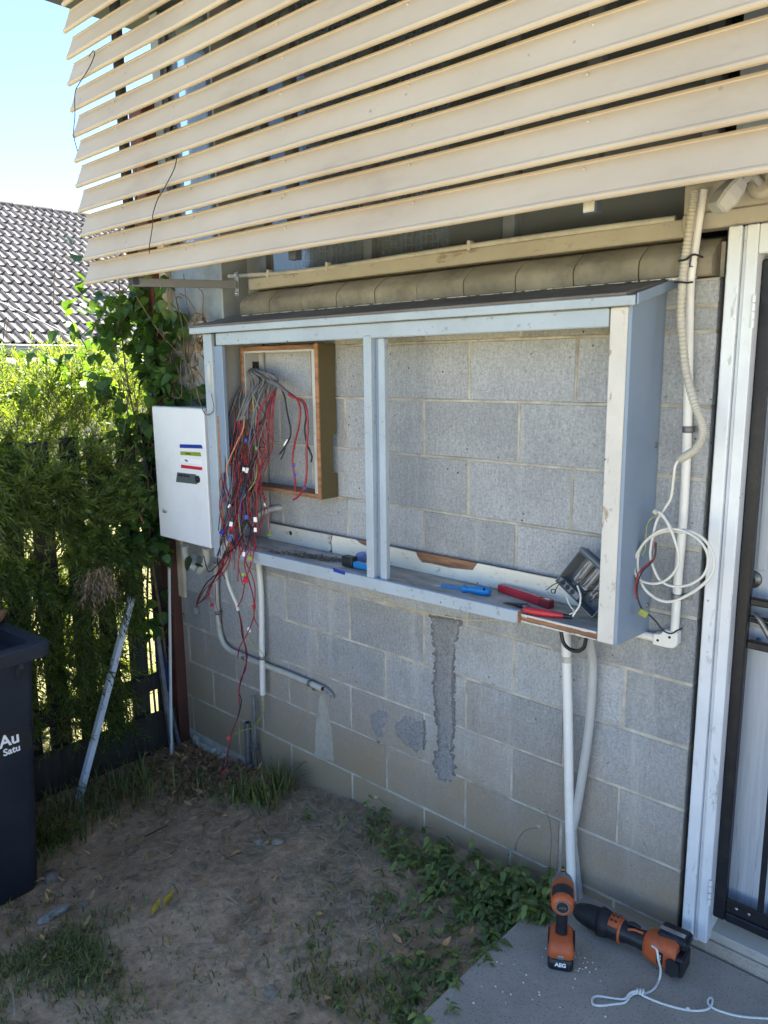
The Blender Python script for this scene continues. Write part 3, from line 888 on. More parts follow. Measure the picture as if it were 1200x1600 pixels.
for p in ((1.876, -0.016, 1.845), (1.877, -0.016, 0.188)):
    hg = MB()
    for k in range(4):
        hg.tube([(1.9015, -0.0165, p[2] - .042 + .021 * k), (1.9015, -0.0165, p[2] - .042 + .021 * k + .0185)], 0.0055, 10, sub=1)
    hg.build('hinge', M['frame_white'], jamb)

# ------------------------------------------------------------------ post at the corner of the house
MB().box((-0.965, -0.055, -0.35), (-0.8535, 0.035, 2.98), 0.006).build('corner_post', M['brown_post'], None)
props(bpy.data.objects['corner_post'], 'tall red brown painted post at the corner of the block wall beside the vine', 'post')

# ------------------------------------------------------------------ sun hood of sloping slats
hood = thing('sun_hood', 'wide cream louvred sun hood of long horizontal slats above the open cabinet', 'awning', (0.95, 0.0, 2.05))
SL0, SL1 = -0.605, 2.75
def slat_mesh():
    L = SL1 - SL0
    prof = [(0.0015, 0.006)]
    # folded sheet: hem at the top, flat blade, rolled front edge
    top, tz = 0.037, 0.0905
    d = Vector((top, tz)).normalized()
    nn = Vector((-d.y, d.x))
    def at(t, o): return (d.x * t + nn.x * o, d.y * t + nn.y * o)
    ln = math.hypot(top, tz)
    prof = [at(0.017, 0.001), at(ln - 0.008, 0.001), at(ln - 0.006, 0.003), at(ln, 0.003), at(ln, -0.002), at(0.019, -0.002)]
    a0 = math.atan2(d.y, d.x)
    rr = 0.0085
    cen = at(0.0085, -0.004)
    roll = []
    for k in range(10):
        a = a0 - R(35) - R(290) * k / 9
        roll.append((cen[0] + rr * math.cos(a), cen[1] + rr * math.sin(a)))
    prof = prof + roll
    n = len(prof)
    vs, fs = [], []
    X = [-L / 2 + L * i / 12 for i in range(13)]
    for i, x in enumerate(X):
        for y, z in prof:
            vs.append((x, y, z + 0.0025 * math.sin(i * 1.7) * 0.5))
    for i in range(12):
        for k in range(n):
            fs.append((i * n + k, i * n + (k + 1) % n, (i + 1) * n + (k + 1) % n, (i + 1) * n + k))
    m = MB()
    m.add(vs, fs, 0, False)
    m.add(vs[:n], [tuple(range(n))]).add(vs[-n:], [tuple(range(n))[::-1]])
    return m.mesh('slat', M['slat'])
slm = slat_mesh()
for k in range(13):
    piece('slat', slm, hood, ((SL0 + SL1) / 2 + random.uniform(-.004, .004), -0.526 + random.uniform(-.002, .002), 2.068 + 0.0962 * k), (random.uniform(-.02, .02), random.uniform(-.0012, .0012), 0))
for x in (-0.315, 0.66, 1.68, 2.6):
    MB().box((x - .018, -0.478, 2.05), (x + .018, -0.448, 3.322), 0.003).build('support_rail', M['soffit'], hood)
MB().box((1.664, -0.480, 2.052), (1.694, -0.447, 2.085), 0.003).build('rail_foot', M['pvc_old'], hood)
ba = MB()
b0, b1 = Vector((-0.215, -0.036, 2.072)), Vector((-0.315, -0.47, 2.06))
d_ = (b1 - b0)
ba.box((-0.006, 0, -0.016), (0.006, d_.length, 0.016), 0.001, mat=Matrix.Translation(b0) @ Matrix.Rotation(math.atan2(-d_.x, d_.y), 4, 'Z') @ Matrix.Rotation(math.asin(d_.z / d_.length), 4, 'X'))
ba.build('bracket_arm', M['gutter'], hood)
bp = MB().box((-0.225, -0.036, 2.025), (-0.198, -0.030, 2.125), 0.001)
bpo = bp.build('bracket_plate', M['galv'], hood)
for z in (2.035, 2.113):
    MB().lathe([(0.007, 0), (0.007, 0.005), (0.003, 0.007)], frame_mat((-0.211, -0.036, z), (0, -1, 0)), 6).build('bolt', M['chrome'], bpo)
rvm = MB().lathe([(0.0045, 0), (0.004, 0.0015), (0.0015, 0.0025)], frame_mat((0, 0, 0), (0, -0.9, 0.4)), 8).mesh('rivet', M['slat'])
for k in range(13):
    for x in (-0.315, 0.66, 1.68, 0.17, 1.17):
        piece('rivet', rvm, hood, (x + random.uniform(-.01, .01), -0.498, 2.068 + 0.0962 * k + 0.074))

# ------------------------------------------------------------------ the open meter cabinet
cab = thing('meter_cabinet', 'doorless pale blue timber cabinet with a centre mullion fixed to the block wall', 'cabinet', (0.72, 0.0, 0.945))
MB().prism([(1.66, -0.232, 1.884), (1.66, -0.232, 1.896), (1.69, -0.002, 1.947), (1.69, -0.002, 1.9355)], (-1.965, 0, 0), bevel=0.002).build('lid', M['roof_board'], cab)
MB().box((-0.283, -0.240, 1.862), (1.688, -0.2325, 1.887), 0.002).build('lid_edge_strip', M['cab_paint'], cab)
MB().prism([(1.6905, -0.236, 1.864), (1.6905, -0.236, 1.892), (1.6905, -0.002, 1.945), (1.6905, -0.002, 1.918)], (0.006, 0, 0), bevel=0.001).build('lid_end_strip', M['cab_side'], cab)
MB().box((-0.130, -0.217, 1.812), (1.606, -0.196, 1.861), 0.003).build('head_rail', M['cab_paint'], cab)
# right hand post with bare peeling front and painted side panel
MB().box((1.609, -0.213, 0.946), (1.6585, -0.172, 1.862), 0.003).build('post', M['peel_white'], cab)
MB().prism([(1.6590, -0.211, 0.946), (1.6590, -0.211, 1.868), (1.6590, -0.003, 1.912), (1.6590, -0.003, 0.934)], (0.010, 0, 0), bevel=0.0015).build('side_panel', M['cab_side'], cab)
# left hand stile, two lapped boards
stl = MB().box((-0.222, -0.216, 0.900), (-0.164, -0.196, 1.861), 0.003).build('post', M['cab_paint'], cab)
MB().box((-0.1635, -0.205, 0.900), (-0.108, -0.186, 1.811), 0.003).build('door_stop', M['cab_side'], cab)
MB().box((-0.160, -0.2065, 0.93), (-0.150, -0.2052, 1.52)).build('bare_timber_strip', M['timber'], cab)
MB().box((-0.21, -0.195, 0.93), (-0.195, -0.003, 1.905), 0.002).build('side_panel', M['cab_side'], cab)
hp = (-0.187, -0.216, 1.695)
hb = MB().box((hp[0] - .011, -0.2185, hp[2] - .055), (hp[0] + .011, -0.2163, hp[2] + .045), 0.0005).build('hinge_leaf', M['pvc_old'], stl)
# mullion: front board, groove, second board
MB().box((0.716, -0.221, 0.950), (0.752, -0.185, 1.821), 0.003).build('mullion', M['cab_paint'], cab)
MB().box((0.7525, -0.198, 0.975), (0.772, -0.186, 1.811), 0.001).build('mullion_groove', M['cab_side'], cab)
MB().box((0.7725, -0.208, 0.975), (0.801, -0.185, 1.811), 0.003).build('mullion_bead', M['cab_paint'], cab)
# bottom rail, cut off short of the right hand post
brm = MB().prism([(-0.02, -0.226, 0.921), (1.3535, -0.226, 0.9445), (1.3535, -0.226, 0.9845), (-0.02, -0.226, 0.972)], (0, 0.0185, 0), bevel=0.002)
rail = brm.build('bottom_rail', M['cab_paint'], cab)
t0 = (0.552, -0.226, 0.977)
t1 = (0.612, -0.227, 0.973)
MB().prism([(t0[0], -0.2268, t0[2] - .007), (t1[0], -0.2268, t1[2] - .006), (t1[0] + .001, -0.2268, t1[2] + .0065), (t0[0] - .003, -0.2268, t0[2] + .0075)], (0, 0.0005, 0)).build('tape', M['tape_blue'], rail)
MB().box((1.3537, -0.224, 0.946), (1.356, -0.209, 0.983), 0.0005).build('sawn_end', M['timber'], rail)
sf = MB().box((-0.19, -0.206, 0.949), (1.6588, -0.003, 0.9715), 0.002).build('shelf', M['shelf'], cab)
MB().box((1.356, -0.2085, 0.950), (1.608, -0.2062, 0.968)).build('bare_front_edge', M['timber_x'], sf)
fl = MB()
x = 1.357
while x < 1.60:
    l_ = random.uniform(0.012, 0.03)
    fl.box((x, -0.2105, 0.9675 - random.uniform(0, .003)), (min(x + l_, 1.607), -0.2086, 0.9735), 0.0004)
    fl.box((x, -0.2100, 0.9475), (min(x + l_, 1.607), -0.2086, 0.9505 + random.uniform(0, .0025)), 0.0004)
    x += l_
fl.build('paint_flake', M['peel_white'], sf, None, 'stuff')
# batten along the wall at the back of the shelf: bare timber with its painted face partly split away
bat = MB().box((-0.07, -0.024, 0.972), (1.6085, -0.007, 1.046), 0.002).build('back_batten', M['timber_x'], cab)
def face(outl, nm, mat):
    MB().prism([(x, -0.032, z) for x, z in outl], (0, 0.0075, 0), bevel=0.001).build(nm, mat, bat)
face([(-0.068, 0.973), (0.32, 0.973), (0.335, 0.985), (0.33, 1.02), (0.338, 1.045), (-0.068, 1.045)], 'painted_board', M['lining'])
face([(0.339, 0.973), (1.607, 0.973), (1.607, 1.046), (1.065, 1.048), (1.045, 1.020), (0.94, 1.011), (0.86, 1.013), (0.815, 1.010), (0.795, 1.026), (0.785, 1.044), (0.66, 1.046), (0.62, 1.022), (0.55, 1.024), (0.50, 1.036), (0.476, 1.047), (0.345, 1.046), (0.337, 1.02), (0.342, 0.986)], 'painted_board', M['batten_white'])
kn = (0.085, -0.033, 1.020)
MB().lathe([(0.010, 0), (0.009, 0.0008)], frame_mat((kn[0], -0.0321, kn[2]), (0, -1, 0)), 14).build('knot_hole', M['ink'], bat)
# grey backing board at the left and its return
MB().box((-0.194, -0.018, 0.972), (-0.078, -0.0075, 1.86), 0.001).build('backing_board', M['grey_board'], cab)
# inner frame of the old meter panel: boards on edge round an opening
fr = MB().box((-0.128, -0.097, 1.203), (-0.112, -0.008, 1.807), 0.002).build('inner_frame_side', M['timber'], cab)
MB().prism([(0.344, -0.094, 1.203), (0.344, -0.008, 1.203), (0.344, -0.008, 1.30), (0.344, -0.028, 1.302), (0.344, -0.028, 1.455), (0.344, -0.010, 1.457), (0.344, -0.008, 1.807), (0.344, -0.094, 1.807)], (0.014, 0, 0), bevel=0.001).build('inner_frame_side', M['olive'], cab, 'olive painted side board with a notched back edge')
MB().box((0.3385, -0.100, 1.200), (0.3575, -0.0945, 1.809), 0.001).build('bare_front_edge', M['timber'], cab)
MB().box((-0.1115, -0.097, 1.789), (0.3435, -0.008, 1.806), 0.002).build('inner_frame_top', M['timber_x'], cab)
MB().box((-0.1115, -0.097, 1.204), (0.3435, -0.008, 1.222), 0.002).build('inner_frame_bottom', M['timber_x'], cab)
li = MB().box((0.314, -0.092, 1.2225), (0.338, -0.060, 1.7885), 0.001)
li.build('lining_strip', M['lining'], cab)
MB().box((-0.1115, -0.0925, 1.2225), (-0.104, -0.009, 1.7885), 0.001).build('lining_board', M['grey_board'], cab)
MB().box((-0.1035, -0.093, 1.7805), (0.3135, -0.088, 1.7885), 0.0005).build('lining_strip', M['lining'], cab)
# grey sheet with an L cut out and a dark cable entry
h0 = (-0.103, -0.053, 1.746)
h1 = (-0.103, -0.015, 1.684)
MB().box((-0.1036, -0.015, 1.748), (-0.085, -0.009, 1.788), 0.0008).build('backing_board', M['grey_board'], cab)
MB().box((-0.1038, h0[1], h1[2]), (-0.1030, h1[1], h0[2])).build('cable_entry', M['ink'], cab)
MB().box((-0.1945, -0.184, 0.975), (-0.190, -0.020, 1.86), 0.001).build('side_lining', M['grey_board'], cab)
# nail holes and a small bolt on the blue side panel
nh = MB()
for u_, v_ in ((1026, 690), (1011, 985)):
    pass
for z in (1.02, 1.49):
    MB().lathe([(0.008, 0), (0.007, 0.003), (0.003, 0.004)], frame_mat((1.6692, -0.022, z), (1, 0, 0)), 10).build('bolt', M['clip'], cab)

def stuff_pile(name, mat, n, sampler, size, label, cat):
    m = MB()
    for _ in range(n):
        p, hgt = sampler()
        L = random.uniform(*size)
        W = L * random.uniform(0.15, 0.5)
        a = random.uniform(0, math.tau)
        d = Vector((math.cos(a), math.sin(a), random.uniform(-.3, .5))).normalized()
        q = d.cross(Vector((0, 0, 1))).normalized()
        q = (q + Vector((0, 0, random.uniform(-.5, .5)))).normalized()
        nn = d.cross(q).normalized() * (W * 0.25)
        c = Vector(p) + Vector((0, 0, hgt))
        v = [c - d * L / 2, c + q * W / 2 + nn, c + d * L / 2, c - q * W / 2 + nn * 0.4]
        m.add(v, [(0, 1, 2, 3)])
    return props(m.build(name, mat, None), label, cat, None, 'stuff')

deb = []
d0, d1 = (0.149, -0.179, 0.975), (0.549, -0.091, 0.975)
def deb_s():
    t = random.gauss(0.5, 0.27)
    t = min(1.05, max(-.05, t))
    x = d0[0] + (d1[0] - d0[0]) * t
    y = d0[1] + (d1[1] - d0[1]) * t + random.gauss(0, .016)
    y = max(-.195, min(-.035, y))
    return (x, y, 0.9735), abs(random.gauss(0, .006)) * (1 - abs(t - .5))
stuff_pile('dry_debris', M['dirt_litter'], 900, deb_s, (0.006, 0.02), 'line of dry brown debris and twigs lying on the cabinet shelf', 'debris')

# ------------------------------------------------------------------ white enclosure with coloured tapes
enc = thing('electrical_enclosure', 'white steel enclosure with strips of coloured tape left of the timber cabinet', 'electrical box', (-0.473, -0.1, 0.928))
EX0, EX1, EY, EZ0, EZ1 = -0.683, -0.267, -0.2, 0.929, 1.547
MB().box((EX0 + .003, EY + .022, EZ0 + .002), (EX1 - .001, -0.006, EZ1 - .002), 0.004).build('enclosure_body', M['metal_white'], enc)
ld = MB().box((EX0, EY, EZ0), (EX1, EY + .020, EZ1), 0.003).build('lid', M['metal_white'], enc)
MB().box((EX0 + .001, EY - .012 + .014, EZ1 + .0004), (EX1, EY + .03, EZ1 + .004), 0.001).build('rain_lip', M['pvc_grey'], enc)
def tape(nm, mat, q, lab):
    pts = [Vector((p[0], EY - 0.0006, p[2])) for p in q]
    return MB().prism(pts, (0, 0.0005, 0)).build(nm, mat, ld, lab)
tape('tape', M['tape_blue'], [(-0.466, -0.200, 1.384), (-0.295, -0.200, 1.391), (-0.287, -0.200, 1.375), (-0.468, -0.200, 1.367)], 'blue tape strip')
tg = tape('tape', M['tape_green'], [(-0.464, -0.200, 1.352), (-0.308, -0.200, 1.357), (-0.300, -0.200, 1.340), (-0.466, -0.200, 1.335)], 'yellow green tape strip')
tw = tape('tape', M['tape_white'], [(-0.467, -0.200, 1.323), (-0.301, -0.200, 1.323), (-0.303, -0.200, 1.303), (-0.469, -0.200, 1.302)], 'white tape strip')
tr = tape('tape', M['tape_red'], [(-0.465, -0.200, 1.291), (-0.299, -0.200, 1.292), (-0.301, -0.200, 1.278), (-0.467, -0.200, 1.276)], 'red tape strip')
tl = tape('name_label', M['label_grey'], [(-0.501, -0.200, 1.253), (-0.352, -0.200, 1.256), (-0.346, -0.200, 1.211), (-0.516, -0.200, 1.207)], 'dark grey label strip')
def scrib(pa, pb, k, h, par, z=0.0):
    pa, pb = Vector(pa), Vector(pb)
    m = MB()
    for i in range(k):
        p = pa.lerp(pb, i / k)
        q = pa.lerp(pb, (i + 0.75) / k)
        hh = h * random.uniform(.6, 1.1)
        m.box((p.x, EY - 0.0012, p.z - hh / 2), (q.x, EY - 0.0008, p.z + hh / 2))
    m.build('handwriting', M['ink'], ld, None, 'stuff')
scrib((-0.491, -0.200, 1.242), (-0.399, -0.200, 1.242), 8, 0.012, tl)
scrib((-0.432, -0.200, 1.314), (-0.407, -0.200, 1.310), 3, 0.010, tw)
scrib((-0.424, -0.200, 1.345), (-0.383, -0.200, 1.345), 4, 0.006, tg)
kl = (-0.337, -0.200, 1.235)
MB().lathe([(0.017, 0), (0.017, 0.006), (0.012, 0.008), (0.011, 0.004), (0.003, 0.004)], frame_mat((kl[0], EY - .0008, kl[2]), (0, -1, 0)), 20).build('key_lock', M['black_plastic'], ld)

# ------------------------------------------------------------------ conduits and pipes
def pipe(name, label, cat, pts, r, mat, n=12, sub=8, group=None):
    m = MB().tube(pts, r, n, sub=sub)
    o = m.build(name, mat, None)
    return props(o, label, cat, group)
def clip(par, p, axis, r, mat='clip', side=1):
    """saddle: a band round the pipe and a flat lug screwed to the wall"""
    a = Vector(axis).normalized()
    p = Vector(p)
    m = MB()
    m.lathe([(r + .0012, -0.009), (r + .0022, -0.008), (r + .0022, 0.008), (r + .0012, 0.009)], frame_mat(p, a), 16)
    q = a.cross(Vector((0, 1, 0))).normalized() * side
    c = p + q * (r + 0.012)
    fm = Matrix(((q.x, 0, a.x, c.x), (0, 1, 0, -0.006), (q.z, 0, a.z, c.z), (0, 0, 0, 1)))
    m.box((-0.013, -0.0016, -0.008), (0.013, 0.0016, 0.008), 0.001, mat=fm)
    m.lathe([(0.004, 0), (0.004, 0.0018), (0.002, 0.0028)], frame_mat((c.x, -0.0078, c.z), (0, -1, 0)), 8)
    return m.build('pipe_clip', M[mat], par)

RP = 0.0135
e_pts = [(-0.482, -0.030, 0.793), (-0.500, -0.022, 0.659), (-0.500, -0.022, 0.528), (-0.483, -0.022, 0.416), (-0.429, -0.022, 0.369), (-0.333, -0.022, 0.361), (-0.210, -0.022, 0.357), (0.043, -0.022, 0.358), (0.250, -0.022, 0.353)]
co = pipe('bent_conduit', 'grey conduit bending from vertical to level and ending in a broken hole below the shelf', 'conduit', e_pts, RP, M['pvc_old'])
clip(co, (-0.494, -0.022, 0.539), (0, 0, 1), RP)
clip(co, (0.172, -0.022, 0.355), Vector(e_pts[-1]) - Vector(e_pts[-2]), RP, side=-1)
MB().tube([(-0.308, -0.022, 0.357), (-0.283, -0.022, 0.357)], RP + .0012, 12, sub=1).build('joint_sleeve', M['clip'], co)
MB().lathe([(0.0100, 0), (0.0100, 0.0006)], frame_mat(e_pts[-1], Vector(e_pts[-1]) - Vector(e_pts[-2])), 12).build('open_bore', M['ink'], co)
mlump = MB()
for k in range(16):
    p = Vector((0.262, -0.018, 0.355)).lerp(Vector((0.298, -0.008, 0.330)), k / 15)
    r_ = random.uniform(.006, .011)
    mlump.box((p.x - r_, p.y - r_ * .8, p.z - r_), (p.x + r_, -0.004, p.z + r_), r_ * .4, mat=Matrix.Translation(p) @ Matrix.Rotation(random.uniform(-.6, .6), 4, 'Y') @ Matrix.Translation(-p))
props(mlump.build('mortar_lump', M['patch'], None), 'small lump of broken cement on the wall at the open pipe end', 'mortar', None, 'stuff')
vp = [(-0.121, -0.050, 0.880), (-0.138, -0.036, 0.821), (-0.139, -0.030, 0.699), (-0.136, -0.040, 0.487), (-0.146, -0.040, 0.217)]
vc = pipe('straight_conduit', 'white vertical conduit hanging from the left of the shelf with an open lower end', 'conduit', vp, 0.0135, M['pvc'])
clip(vc, (-0.139, -0.040, 0.402), (0, 0, 1), 0.0135)
MB().lathe([(0.0100, 0), (0.0100, 0.0008)], frame_mat(vp[-1], (0, 0, -1)), 12).build('open_bore', M['ink'], vc)
pipe('short_flexible_conduit', 'short bent white conduit end among the red wires with a wire hanging out', 'conduit', [(-0.063, -0.232, 1.019), (-0.099, -0.228, 0.980), (-0.145, -0.215, 0.919), (-0.176, -0.200, 0.848)], 0.0125, M['pvc_old'])
pipe('white_sleeve', 'thin white sleeve pushed into the short flexible conduit end', 'sleeve', [(-0.170, -0.200, 0.860), (-0.169, -0.185, 0.778), (-0.136, -0.170, 0.687), (-0.131, -0.168, 0.661)], 0.0072, M['wire_white'])
gz1 = (-0.310, -0.037, -0.235)
pa = pipe('steel_pipe', 'thicker galvanised pipe stub standing in the soil by the wall', 'pipe', [(gz1[0], gz1[1] + .02, -0.30), (gz1[0] + .002, gz1[1] + .022, 0.015)], 0.0155, M['galv'], sub=1)
MB().lathe([(0.0115, 0), (0.0115, 0.0008)], frame_mat((gz1[0] + .002, gz1[1] + .022, 0.0152), (0, 0, 1)), 12).build('open_bore', M['ink'], pa)
g2a, g2b = (-0.228, -0.030, -0.147), (-0.191, -0.030, 0.185)
pb = pipe('earth_rod', 'thin rusty earth rod with a clamp and green wire beside the galvanised pipe', 'earth rod', [(g2a[0], -0.034, -0.30), (g2a[0] + .004, -0.034, g2b[2])], 0.0085, M['galv'], sub=1)
cl = MB().box((g2a[0] - .02, -0.05, -0.10), (g2a[0] + .012, -0.022, -0.065), 0.004)
cl.build('earth_clamp', M['clip'], pb)
MB().tube([(-0.144, -0.040, 0.208), (-0.137, -0.045, 0.142), (-0.173, -0.050, 0.081), (-0.220, -0.050, 0.030), (-0.294, -0.060, -0.007), (-0.338, -0.075, -0.036)], 0.0028, 6).build('earth_wire', M['wire_yellow'], pb)
pipe('entry_conduit', 'pale conduit curving out of the block wall above the shelf', 'conduit', [(-0.011, 0.010, 1.115), (-0.028, -0.012, 1.113), (-0.069, -0.030, 1.099), (-0.108, -0.050, 1.075), (-0.093, -0.085, 1.036)], 0.0125, M['pvc_grey'])
pipe('box_conduit', 'grey conduit loop under the bottom left of the white enclosure', 'conduit', [(-0.615, -0.110, 0.876), (-0.630, -0.100, 0.821), (-0.619, -0.085, 0.774), (-0.583, -0.070, 0.755)], 0.018, M['pvc_grey'])
pipe('box_conduit', 'cream conduit stub under the bottom right of the white enclosure', 'conduit', [(-0.452, -0.100, 0.886), (-0.467, -0.090, 0.829), (-0.499, -0.085, 0.785), (-0.547, -0.080, 0.753)], 0.018, M['pvc_old'])

rp = [(1.422, -0.050, 0.893), (1.424, -0.045, 0.817), (1.441, -0.045, 0.539), (1.456, -0.045, 0.250), (1.480, -0.050, -0.047)]
c1 = pipe('downpipe_conduit', 'straight white conduit running from the shelf down to the concrete path', 'conduit', rp, 0.0155, M['pvc'])
MB().tube([(1.426, -0.045, 0.807), (1.427, -0.045, 0.788)], 0.0172, 12, sub=1).build('coupling', M['pvc_old'], c1)
gp = [(1.525, -0.100, 0.919), (1.517, -0.070, 0.868), (1.510, -0.035, 0.804), (1.509, -0.030, 0.707), (1.504, -0.030, 0.576), (1.489, -0.032, 0.416), (1.473, -0.034, 0.274), (1.462, -0.036, 0.211)]
pipe('flexible_conduit', 'grey flexible conduit bowing beside the straight white conduit', 'conduit', gp, 0.0145, M['pvc_grey'])
qa, qb = Vector((1.454, -0.026, 0.212)), Vector((1.495, -0.026, -0.044))
ch = MB().tube([qa, qa.lerp(qb, .5), qb], 0.0125, 4, sub=1, smooth=False)
cho = props(ch.build('cable_trunking', M['pvc_grey'], None), 'grey square trunking stub leaning at the foot of the white conduit', 'trunking')
MB().tube([qa + Vector((0, -.002, .005)), qa.lerp(qb, .18) + Vector((0, -.002, 0))], 0.0165, 8, sub=1).build('trunking_cap', M['pvc_grey'], cho)
pipe('cable_loop', 'black cable loop hanging under the right of the shelf', 'cable', [(1.442, -0.120, 0.936), (1.446, -0.120, 0.906), (1.455, -0.120, 0.878), (1.475, -0.120, 0.864), (1.501, -0.120, 0.864), (1.522, -0.120, 0.880), (1.529, -0.120, 0.910)], 0.006, M['black_plastic'])

up_ = [(1.762, -0.035, 2.155), (1.757, -0.035, 2.103), (1.751, -0.036, 2.024), (1.748, -0.046, 1.940), (1.739, -0.020, 1.880), (1.746, -0.020, 1.729), (1.755, -0.020, 1.522), (1.758, -0.020, 1.308), (1.754, -0.020, 1.123), (1.753, -0.020, 0.960)]
wc = pipe('wall_conduit', 'tall white conduit fixed to the wall between the cabinet and the door', 'conduit', up_, 0.0125, M['pvc'])
clip(wc, (1.756, -0.020, 1.538), (0, 0, 1), 0.0125, side=-1)
clip(wc, (1.753, -0.020, 1.062), (0, 0, 1), 0.0125, side=-1)
MB().tube([(1.748, -0.040, 1.986), (1.747, -0.045, 1.960)], 0.0145, 12, sub=1).build('coupling', M['clip'], wc)
el = MB()
q0, q1, q2 = Vector((1.752, -0.020, 0.950)), Vector((1.746, -0.020, 0.922)), Vector((1.710, -0.020, 0.925))
zc = q1.z
ex = q0.x
el.prism([(ex - .024, -0.036, zc + .038), (ex + .016, -0.036, zc + .038), (ex + .016, -0.036, zc + .002), (ex + .006, -0.036, zc - .012), (ex - .016, -0.036, zc - .014), (ex - .056, -0.036, zc - .014), (ex - .056, -0.036, zc + .020), (ex - .036, -0.036, zc + .022)], (0, 0.031, 0), bevel=0.003)
elb = el.build('elbow_box', M['pvc'], wc)
for dx, dz in ((-.006, .020), (-.040, .003)):
    MB().lathe([(0.0042, 0), (0.0036, 0.0016)], frame_mat((ex + dx, -0.0362, zc + dz), (0, -1, 0)), 10).build('screw', M['ink'], elb)
MB().tube([(ex - .056, -0.02, zc + .003), (ex - .20, -0.02, zc + .005)], 0.0125, 12, sub=1).build('level_run', M['pvc'], wc)

# ribbed flexible conduit
fp = catmull([(1.752, -0.060, 2.150), (1.748, -0.062, 2.101), (1.743, -0.066, 2.022), (1.740, -0.072, 1.950), (1.737, -0.070, 1.861), (1.747, -0.072, 1.779), (1.765, -0.080, 1.696), (1.798, -0.095, 1.613), (1.822, -0.105, 1.568), (1.830, -0.110, 1.532), (1.816, -0.110, 1.498), (1.793, -0.105, 1.479), (1.770, -0.100, 1.464)], 30)
fc = MB().tube(fp, lambda t: 0.0108 + 0.0007 * (1 if math.sin(t * 2 * math.pi * 92) > 0 else -1), 12, sub=1)
props(fc.build('corrugated_conduit', M['pvc_cream'], None), 'cream corrugated flexible conduit hanging from under the sun hood', 'conduit')
for pts, lab in (([(1.732, -0.090, 1.977), (1.752, -0.090, 1.979), (1.759, -0.060, 1.993), (1.771, -0.030, 1.988)], 'upper black cable tie round the two hanging conduits'), ([(1.725, -0.090, 1.924), (1.740, -0.095, 1.923), (1.752, -0.075, 1.922), (1.760, -0.060, 1.924)], 'lower black cable tie round the two hanging conduits')):
    props(MB().tube(pts, 0.0028, 6).build('cable_tie', M['black_plastic'], None), lab, 'cable tie')

# white coil of cable
cc = thing('cable_coil', 'loose coil of white twin cable hanging between the cabinet and the door frame', 'cable', (1.764, -0.080, 1.063))
YD = -0.10
MB().tube([(1.771, -0.100, 1.467), (1.759, -0.100, 1.446), (1.756, -0.100, 1.407), (1.752, -0.100, 1.358), (1.736, -0.100, 1.326), (1.718, -0.105, 1.289), (1.707, -0.105, 1.224), (1.706, -0.105, 1.187), (1.721, -0.110, 1.154), (1.740, -0.110, 1.126), (1.773, -0.110, 1.116), (1.817, -0.110, 1.127), (1.854, -0.110, 1.159), (1.865, -0.110, 1.196), (1.858, -0.110, 1.230), (1.834, -0.110, 1.257), (1.793, -0.112, 1.275), (1.745, -0.115, 1.272), (1.700, -0.115, 1.239), (1.669, -0.115, 1.187), (1.665, -0.115, 1.153), (1.682, -0.120, 1.122), (1.723, -0.120, 1.116), (1.759, -0.120, 1.132), (1.785, -0.120, 1.167), (1.790, -0.120, 1.207), (1.773, -0.120, 1.258), (1.757, -0.120, 1.291), (1.731, -0.120, 1.316), (1.719, -0.120, 1.323)], 0.0037, 8).build('white_cable', M['wire_white'], cc)
MB().tube([(1.721, -0.124, 1.324), (1.743, -0.124, 1.311), (1.768, -0.124, 1.272), (1.787, -0.124, 1.228)], 0.0037, 8).build('white_cable', M['wire_white'], cc)
MB().tube([(1.790, -0.104, 1.268), (1.744, -0.104, 1.265), (1.702, -0.104, 1.241), (1.675, -0.104, 1.204), (1.670, -0.104, 1.153), (1.688, -0.104, 1.100), (1.719, -0.104, 1.075), (1.756, -0.104, 1.067), (1.794, -0.104, 1.082), (1.841, -0.104, 1.120), (1.872, -0.104, 1.161), (1.879, -0.104, 1.197), (1.870, -0.104, 1.231), (1.849, -0.104, 1.257), (1.821, -0.104, 1.272), (1.790, -0.104, 1.275)], 0.0042, 8).build('white_cable', M['wire_white'], cc)
MB().tube([(1.718, -0.126, 1.322), (1.728, -0.126, 1.316)], 0.008, 8, sub=1).build('tape_wrap', M['pvc_cream'], cc)
MB().tube([(1.712, -0.108, 1.305), (1.695, -0.110, 1.281), (1.692, -0.110, 1.241), (1.693, -0.112, 1.208), (1.686, -0.112, 1.189)], 0.0018, 6).build('earth_wire', M['wire_yellow'], cc)
MB().tube([(1.719, -0.112, 1.234), (1.724, -0.115, 1.206), (1.720, -0.120, 1.185), (1.694, -0.125, 1.156), (1.683, -0.130, 1.133), (1.679, -0.130, 1.095), (1.684, -0.130, 1.066)], 0.0026, 6).build('red_wire', M['wire_red'], cc)
MB().tube([(1.724, -0.115, 1.232), (1.725, -0.118, 1.196), (1.716, -0.122, 1.174), (1.694, -0.128, 1.146), (1.684, -0.130, 1.105), (1.688, -0.130, 1.067), (1.702, -0.130, 1.040), (1.719, -0.125, 1.027), (1.737, -0.120, 1.011), (1.758, -0.115, 0.987), (1.778, -0.110, 0.981), (1.793, -0.105, 0.992), (1.806, -0.100, 1.001)], 0.0024, 6).build('black_wire', M['wire_black'], cc)
tp = Vector((1.707, -0.135, 1.031))
MB().box((-.013, -.005, -.010), (.013, .005, .010), 0.003, mat=Matrix.Translation(tp) @ Matrix.Rotation(.5, 4, 'Y') @ Matrix.Rotation(.5, 4, 'Z')).build('green_yellow_tape', M['wire_yellow'], cc)

